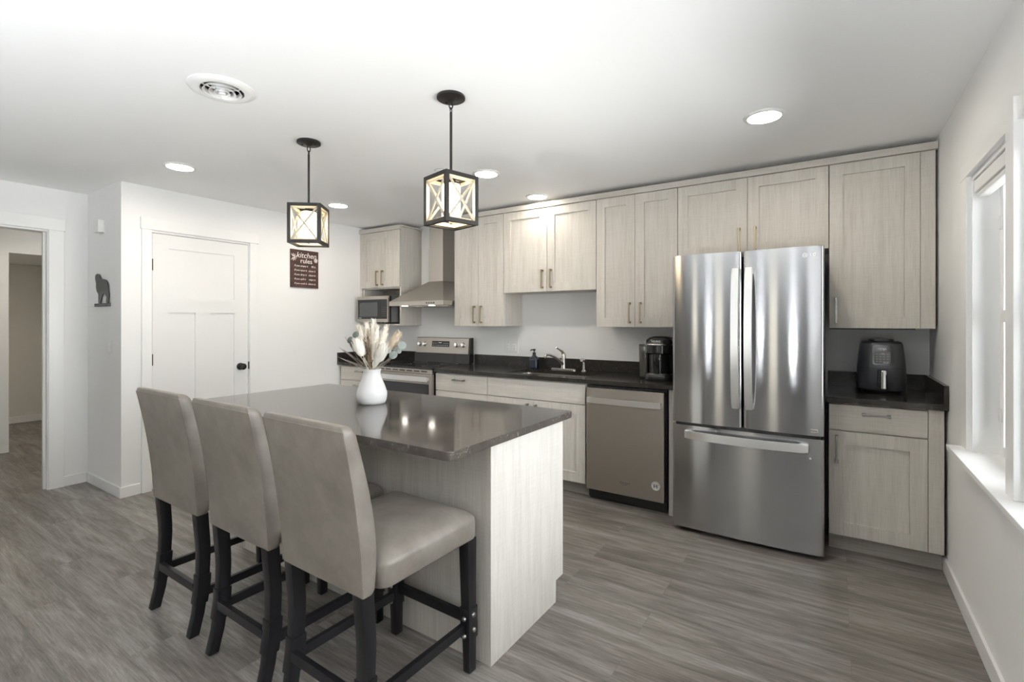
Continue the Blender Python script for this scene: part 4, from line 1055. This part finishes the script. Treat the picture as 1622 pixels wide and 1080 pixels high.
def leafstem(label, tip, m, seed, grp, n=9):
    t = stem_thing('dried_leaf_stem', label, 'dried leaves', tip, grp, m=m, rad=0.0016)
    rnd = random.Random(seed); pts = stem_pts(tip); d, a, b = frame(pts[-1] - pts[-2]); mb = MB(); ln = (tip - MOUTH).length
    for k in range(n):
        u = 0.25 + 0.75 * k / (n - 1); sd = 1 if k % 2 else -1; o_ = (a * sd + b * 0.4 * (rnd.random() - 0.5)).normalized()
        dd = (d + o_ * 0.38).normalized(); blade(mb, MOUTH.lerp(tip, u), dd, dd.cross(o_.cross(d)).normalized(), 0.055, 0.013, 0.004)
    mb.build('leaves', m, t)
def euc(label, tip, discs, m, grp=None):
    t = stem_thing('eucalyptus_sprig', label, 'eucalyptus sprig', tip, 'eucalyptus in the white vase', m=m)
    mb = MB()
    for (r_, f_, u_, s, tilt) in discs:
        c = RT(r_, f_, u_); nrm = Vector((sa_ * 0.9 + tilt * ca_, -ca_ * 0.9 + tilt * sa_, 0.35)).normalized(); d, a, b = frame(nrm)
        S = []
        for q, e in ((1.0, 0.0), (0.98, 0.0012), (0.5, 0.003), (0.02, 0.0036)): S.append([c + (a * math.cos(2 * PI * k / 18) + b * math.sin(2 * PI * k / 18)) * s * q + d * e for k in range(18)])
        S = [[c + (a * math.cos(2 * PI * k / 18) + b * math.sin(2 * PI * k / 18)) * s * 0.02 - d * 0.0005 for k in range(18)]] + S
        mb.loft(S)
        mb.tube([c, tip + (c - tip) * 0.3, tip - Vector((0, 0, 0.03))], 0.0009, 5)
    mb.build('leaves', m, t)
plume('tallest cream plume standing up in the middle of the bouquet', RT(0.008, 0.0, 0.272), 0.17, 0.020, seed=1)
plume('broad cream plume just left of the tallest one', RT(-0.028, 0.01, 0.255), 0.18, 0.024, seed=2)
plume('cream plume leaning left, above the left white protea', RT(-0.062, 0.0, 0.235), 0.16, 0.022, seed=3)
plume('short cream plume at the upper left edge of the bouquet', RT(-0.085, -0.02, 0.232), 0.10, 0.017, seed=4)
plume('long cream plume just right of the tallest one', RT(0.034, 0.01, 0.238), 0.19, 0.023, seed=5)
plume('white plume leaning right above the right white protea', RT(0.080, 0.0, 0.242), 0.16, 0.019, seed=6)
plume('wispy tan plume at the far right of the bouquet', RT(0.145, -0.02, 0.200), 0.12, 0.030, mat('tan_plume', (0.66, 0.56, 0.44), 0.8), seed=7)
plume('tan plume behind the middle of the bouquet', RT(-0.005, -0.03, 0.235), 0.20, 0.026, mat('sand_plume', (0.55, 0.44, 0.31), 0.8), seed=8)
protea('white dried protea on the left of the bouquet', RT(-0.050, 0.045, 0.105), 1.0)
protea('white dried protea on the right of the bouquet', RT(0.058, 0.040, 0.078), 1.12)
grass('brown dried grass in front of the plumes, between the two proteas', RT(-0.010, 0.03, 0.165), 60, M_brown, 11, 'brown grasses in the white vase')
grass('brown dried grass left of the middle of the bouquet', RT(-0.030, 0.02, 0.150), 50, M_brown, 12, 'brown grasses in the white vase')
grass('tan dried grass above the brown grass in the middle', RT(-0.015, 0.025, 0.195), 50, M_stemc, 13, 'brown grasses in the white vase')
leafstem('grey leafy stem reaching far left, lowest of the bouquet', RT(-0.125, 0.03, 0.045), M_grey, 21, 'grey leaf stems in the white vase')
leafstem('grey leafy stem on the left, just above the lowest one', RT(-0.130, 0.01, 0.085), M_grey, 22, 'grey leaf stems in the white vase')
leafstem('grey brown leafy stem on the left below the dark eucalyptus', RT(-0.112, 0.02, 0.130), M_brown, 23, 'grey leaf stems in the white vase')
leafstem('grey leafy stem reaching right over the range', RT(0.110, 0.02, 0.055), M_grey, 24, 'grey leaf stems in the white vase')
leafstem('pale leafy stem hanging low in front of the right protea', RT(0.040, 0.055, 0.045), M_prot, 25, 'pale leaf stems in the white vase', 7)
leafstem('pale leafy stem low in front of the left protea', RT(-0.030, 0.055, 0.050), M_prot, 26, 'pale leaf stems in the white vase', 7)
euc('eucalyptus sprig with round grey green leaves on the right', RT(0.135, 0.01, 0.105), [(0.168, 0.02, 0.128, 0.023, 0.3), (0.126, 0.04, 0.078, 0.023, -0.1), (0.146, 0.0, 0.098, 0.016, 0.5), (0.100, 0.03, 0.098, 0.014, 0.2)], M_euc)
euc('eucalyptus sprig with dark round leaves on the upper left', RT(-0.085, 0.0, 0.165), [(-0.085, 0.01, 0.185, 0.019, -0.3), (-0.112, 0.02, 0.158, 0.019, -0.5), (-0.105, 0.0, 0.140, 0.015, 0.1)], M_eucd)

# ------------------------------------------------------------------ pendants
M_bar = mat('lantern_bar_taupe', (0.40, 0.36, 0.29), 0.5)
def pendant(x, y, rz, label):
    r = thing('lantern_pendant', label, 'pendant light', (x, y, H), rz, 'lantern pendants over the island', local=True)
    MB().lathe([(0.0, 0.0), (0.066, 0.0), (0.068, -0.004), (0.068, -0.013), (0.062, -0.017), (0.022, -0.019), (0.012, -0.026), (0, -0.027)], n=36).build('ceiling_canopy', M_metalblk, r)
    mb = MB()
    for sx in (-0.038, 0.038): mb.lathe([(0.005, -0.015), (0.005, -0.022), (0, -0.023)], sx, 0, 10)
    mb.build('screws', M_metalblk, r)
    # chain links
    mb = MB()
    def link(zc, h, w_, rot):
        pts = []
        for k in range(16):
            a = 2 * PI * k / 16; pts.append(Vector((math.cos(a) * w_ * math.cos(rot), math.cos(a) * w_ * math.sin(rot), zc + math.sin(a) * h)))
        rings = []
        for i, p in enumerate(pts):
            d = (pts[(i + 1) % 16] - pts[i - 1]).normalized(); nn = Vector((-math.sin(rot), math.cos(rot), 0)); b = d.cross(nn)
            rings.append([p + (nn * math.cos(q * PI / 3) + b * math.sin(q * PI / 3)) * 0.0028 for q in range(6)])
        mb.loft(rings, closed=True)
    link(-0.042, 0.020, 0.009, 0.6); link(-0.068, 0.012, 0.010, 2.1)
    mb.build('chain', M_metalblk, r)
    zt, zb, s, b = -0.388, -0.622, 0.094, 0.019
    MB().tube([(0, 0, -0.078), (0, 0, zt + 0.004)], 0.0065, 12).build('rod', M_metalblk, r)
    mb = MB()
    for sx in (-1, 1):
        for sy in (-1, 1): mb.box(sx * s, sx * (s - b), sy * s, sy * (s - b), zb, zt, 0.001, 1)
        for z0, z1 in ((zb, zb + b), (zt - b, zt)):
            mb.box(-s + b, s - b, sx * s, sx * (s - b), z0, z1); mb.box(sx * s, sx * (s - b), -s + b, s - b, z0, z1)
    mb.box(-s + b, s - b, -0.012, 0.012, zt - 0.008, zt - 0.002).box(-0.012, 0.012, -s + b, s - b, zt - 0.008, zt - 0.002)
    mb.build('cage', M_metalblk, r)
    # pale inner lining of the cage and the crossed bars
    mb = MB(); e = 0.0012; si = s - b - e
    for sx in (-1, 1):
        for sy in (-1, 1):
            mb.box(sx * si, sx * (si + 0.001), sy * (si + 0.0), sy * (s - 0.003), zb + b, zt - b)
            mb.box(sx * si, sx * (s - 0.003), sy * si, sy * (si + 0.001), zb + b, zt - b)
        for z in (zb + b + 0.0006, zt - b - 0.0006):
            mb.box(-si, si, sx * si, sx * (s - 0.003), z - 0.0005, z + 0.0005); mb.box(sx * si, sx * (s - 0.003), -si, si, z - 0.0005, z + 0.0005)
            mb.box(-si, si, sx * si, sx * (si + 0.001), z - 0.009, z + 0.009); mb.box(sx * si, sx * (si + 0.001), -si, si, z - 0.009, z + 0.009)
    mb.build('lining', M_cream, r)
    i_ = s - b / 2; hz0, hz1 = zb + b, zt - b; hw = s - b
    for k in range(4):
        mb = MB()
        for sg in (-1, 1):
            mb.tube([(-hw, -i_ + 0.001 * sg, hz0 if sg > 0 else hz1), (hw, -i_ + 0.001 * sg, hz1 if sg > 0 else hz0)], 0.0060, 6)
        bmesh.ops.transform(mb.bm, matrix=Matrix.Rotation(k * PI / 2, 4, 'Z'), verts=mb.bm.verts)
        mb.build('cross_bars', M_bar, r)
    MB().lathe([(0.022, zt - 0.008), (0.022, zt - 0.035), (0.046, zt - 0.038), (0.046, zt - 0.030), (0.0, zt - 0.026)], n=20).build('lamp_holder', M_metalblk, r)
    MB().lathe([(0.040, zt - 0.038), (0.044, zt - 0.045), (0.044, zb + 0.040), (0.041, zb + 0.034), (0.0, zb + 0.034)], n=32).build('glass_shade', M_bulb, r)
    MB().lathe([(0.0, zb + 0.006), (0.009, zb + 0.010), (0.010, zb + 0.018), (0.006, zb + 0.033)], n=12).build('finial', M_nickel, r)
    return r
pendant(-3.144, -2.300, math.radians(39), 'black cage lantern pendant over the far end of the island, nearer the pantry')
pendant(-2.043, -2.280, math.radians(-14), 'black cage lantern pendant over the near end of the island')

# ------------------------------------------------------------------ ceiling fittings
def downlight(x, y, label, H=H, m=M_pot):
    r = thing('recessed_light', label, 'ceiling light', (x, y, H), group='round recessed ceiling lights', local=True)
    MB().lathe([(0.100, 0.0), (0.100, -0.003), (0.094, -0.008), (0.080, -0.009), (0.079, -0.004), (0.079, 0.0)], n=40).build('trim_ring', M_whitep, r)
    MB().lathe([(0.0, -0.0045), (0.079, -0.0045), (0.079, -0.001), (0.0, -0.001)], n=40).build('diffuser', m, r)
downlight(-4.316, -2.512, 'round recessed light in front of the pantry door')
downlight(-4.351, -1.185, 'round recessed light in the ceiling near the kitchen rules sign')
downlight(-2.630, -1.204, 'round recessed light over the aisle between the island and the sink')
downlight(-2.651, -0.434, 'round recessed light in the ceiling close in front of the sink wall cabinet', m=M_potd)
downlight(-0.816, -1.197, 'round recessed light in front of the refrigerator')
downlight(-6.75, -2.6, 'added unseen recessed light brightening the hallway')  # hallway lamp added out of view to lift the dark hall
downlight(-6.75, -1.4, 'added unseen recessed light brightening the far end of the hallway')  # second added hallway lamp, also out of view
downlight(-8.6, -3.4, 'added unseen recessed light brightening the room past the hallway', 2.13)  # lamp added and kept out of view to brighten the far room
r = thing('ceiling_vent', 'round white air vent with concentric rings in the ceiling', 'ceiling vent', (-2.878, -2.925, H), local=True)
MB().lathe([(0.140, 0.0), (0.140, -0.004), (0.128, -0.012), (0.105, -0.017), (0.090, -0.012), (0.088, 0.0)], n=48).build('flange', M_whitep, r)
MB().lathe([(0.0, -0.001), (0.088, -0.001), (0.088, 0.0), (0.0, 0.0)], n=40).build('duct_opening', M_hole, r)
for ro, ri, z in ((0.080, 0.068, -0.020), (0.056, 0.044, -0.023), (0.032, 0.022, -0.025)):
    MB().lathe([(ri, -0.004), (ro - 0.002, z + 0.001), (ro, z), (ro + 0.001, z + 0.001), (ri + 0.003, -0.004)], n=40).build('ring_vane', M_whitep, r)
MB().lathe([(0.0, -0.029), (0.012, -0.028), (0.014, -0.024), (0.010, -0.014), (0, -0.013)], n=28).build('centre_cap', M_whitep, r)
mb = MB()
for k in range(3):
    a = 2 * PI * k / 3 + 0.5; mb.tube([(0, 0, -0.016), (0.086 * math.cos(a), 0.086 * math.sin(a), -0.010)], 0.002, 6)
mb.build('spider', M_whitep, r)
MB().tube([(0, 0, -0.030), (0.0, 0.0, -0.046)], 0.0025, 8).lathe([(0.006, -0.046), (0.006, -0.050), (0, -0.050)], n=10).build('damper_knob', M_whitep, r)
r = thing('sprinkler_cover', 'small flat white round cover on the ceiling behind the near pendant', 'sprinkler cover', (-2.86, -1.44, H), local=True)
MB().lathe([(0.042, 0), (0.042, -0.004), (0.040, -0.006), (0, -0.006)], n=32).build('cover_disc', M_whitep, r)
MB().lathe([(0.0445, 0), (0.0445, -0.0015), (0.042, -0.0015), (0.042, 0)], n=32).build('shadow_ring', M_mark, r)

# ------------------------------------------------------------------ things on the left walls
M_sign = mat('sign_brown_board', (0.075, 0.040, 0.032), 0.6, spec=0.3)
_n = noise(M_sign, mapping(M_sign, (1, 3, 14)), 3.0, 4, 0.6); _r = ramp(M_sign, [(0.3, (0.045, 0.030, 0.027)), (0.7, (0.115, 0.055, 0.045))]); L(M_sign, _n.outputs[0], _r.inputs[0]); L(M_sign, _r.outputs[0], P(M_sign).inputs['Base Color'])
t = thing('wall_sign', 'brown kitchen rules sign with white writing on the pantry wall', 'wall sign', (XL, -1.047, 1.90))
sg = MB().box(XL + 0.001, XL + 0.014, -1.205, -0.889, 1.708, 2.094, 0.001).build('board', M_sign, t)
mb = MB(); fxp = XL + 0.0145
add_text(mb, 'kitchen', 0.078, face_x(fxp, -1.030, 2.040), shear=0.25)
add_text(mb, 'rules', 0.070, face_x(fxp, -1.030, 1.982))
for k, (a, b) in enumerate((('If you empty it', 'fill it'), ('If you open it', 'close it'), ('If you dirty it', 'clean it'), ('If you spill it', 'wipe it'), ('If you cook it', 'share it'))):
    z = 1.930 - 0.045 * k
    add_text(mb, a, 0.026, face_x(fxp, -1.165, z), align='LEFT', shear=0.2)
    add_text(mb, b, 0.028, face_x(fxp, -0.925, z), align='RIGHT', shear=0.2)
mb.build('lettering', M_ink, t)
mb = MB()
for cy_, cz_, R_ in ((-1.175, 2.015, 0.040), (-0.920, 2.00, 0.026)):
    for q in range(10):
        a = 2 * PI * q / 10
        tm = bmesh.new(); bmesh.ops.create_cube(tm, size=1)
        bmesh.ops.transform(tm, matrix=Matrix.Translation((fxp, cy_, cz_)) @ Matrix.Rotation(a, 4, 'X') @ Matrix.Translation((0, 0, R_ * 0.55)) @ Matrix.Diagonal((0.001, 0.006, R_ * 0.75, 1)), verts=tm.verts)
        zz = [x.co.y for x in tm.verts]
        if min(zz) > -1.203 and max(zz) < -0.891: mb.join(tm)
        else: tm.free()
mb.build('wreath_drawing', M_ink, t)

# animal cut-out on the return wall (outline from x, z in metres), standing on a slim rail
F_ = 1.0
pix = [(150, 640), (165, 631), (180, 637), (192, 660), (205, 690), (235, 690), (258, 700), (272, 725), (280, 790), (288, 860), (284, 900), (280, 940), (266, 950), (258, 925), (264, 880), (240, 840), (222, 850), (208, 880), (205, 915), (196, 950), (180, 950), (176, 925), (184, 880), (176, 850), (158, 820), (150, 780), (150, 730), (142, 690), (142, 660)]
def to_xz(p):
    u, v_ = 130 + p[0] / 6.75, 340 + p[1] / 6.75
    F = Vector((-math.sin(0.5843), math.cos(0.5843), 0)); R_ = Vector((math.cos(0.5843), math.sin(0.5843), 0))
    d = F + R_ * ((u - 811) / 773.07) + Vector((0, 0, (509.5 - v_) / 773.07)); s_ = (YP - 0.010 + 4.0741) / d.y
    return (-0.5051 + d.x * s_, 1.3573 + d.z * s_)
poly = [to_xz(p) for p in pix]
t = thing('animal_cutout', 'grey metal animal silhouette on a hook rail on the return wall', 'wall decoration', (-5.42, YP, 1.5))
MB().prism(poly[::-1], YP - 0.012, YP - 0.007, 'y').build('silhouette', M_sil, t, smooth=0)
xa, xb = to_xz((140, 965))[0], to_xz((290, 960))[0]; zr = to_xz((215, 963))[1]
rl_ = MB().box(xa, xb, YP - 0.016, YP - 0.001, zr - 0.012, zr + 0.012, 0.002).build('rail', M_sil, t)
MB().box(to_xz((88, 970))[0], xa, YP - 0.012, YP - 0.001, zr - 0.012, zr + 0.008, 0.002).build('rail_tip', M_markl, t)
mb = MB()
for x in (to_xz((175, 900))[0], to_xz((265, 900))[0]): mb.box(x - 0.012, x + 0.012, YP - 0.008, YP - 0.001, zr + 0.02, zr + 0.10)
mb.build('standoff', M_sil, t)
t = thing('door_chime', 'small white box high on the return wall', 'door chime', (-5.47, YP, 2.14))
MB().box(-5.525, -5.420, YP - 0.045, YP - 0.0005, 2.078, 2.178, 0.004).build('housing', M_whitep, t)
MB().box(-5.530, -5.415, YP - 0.007, YP - 0.0005, 2.070, 2.185, 0.002).build('mounting_plate', M_whitep, t)
t = thing('light_switch', 'white light switch on the return wall below the animal silhouette', 'light switch', (-5.31, YP, 1.155))
MB().box(-5.355, -5.265, YP - 0.006, YP - 0.0005, 1.095, 1.212, 0.002).build('cover_plate', M_whitep, t)
MB().box(-5.332, -5.288, YP - 0.010, YP - 0.005, 1.122, 1.185, 0.002).build('rocker', M_trim, t)
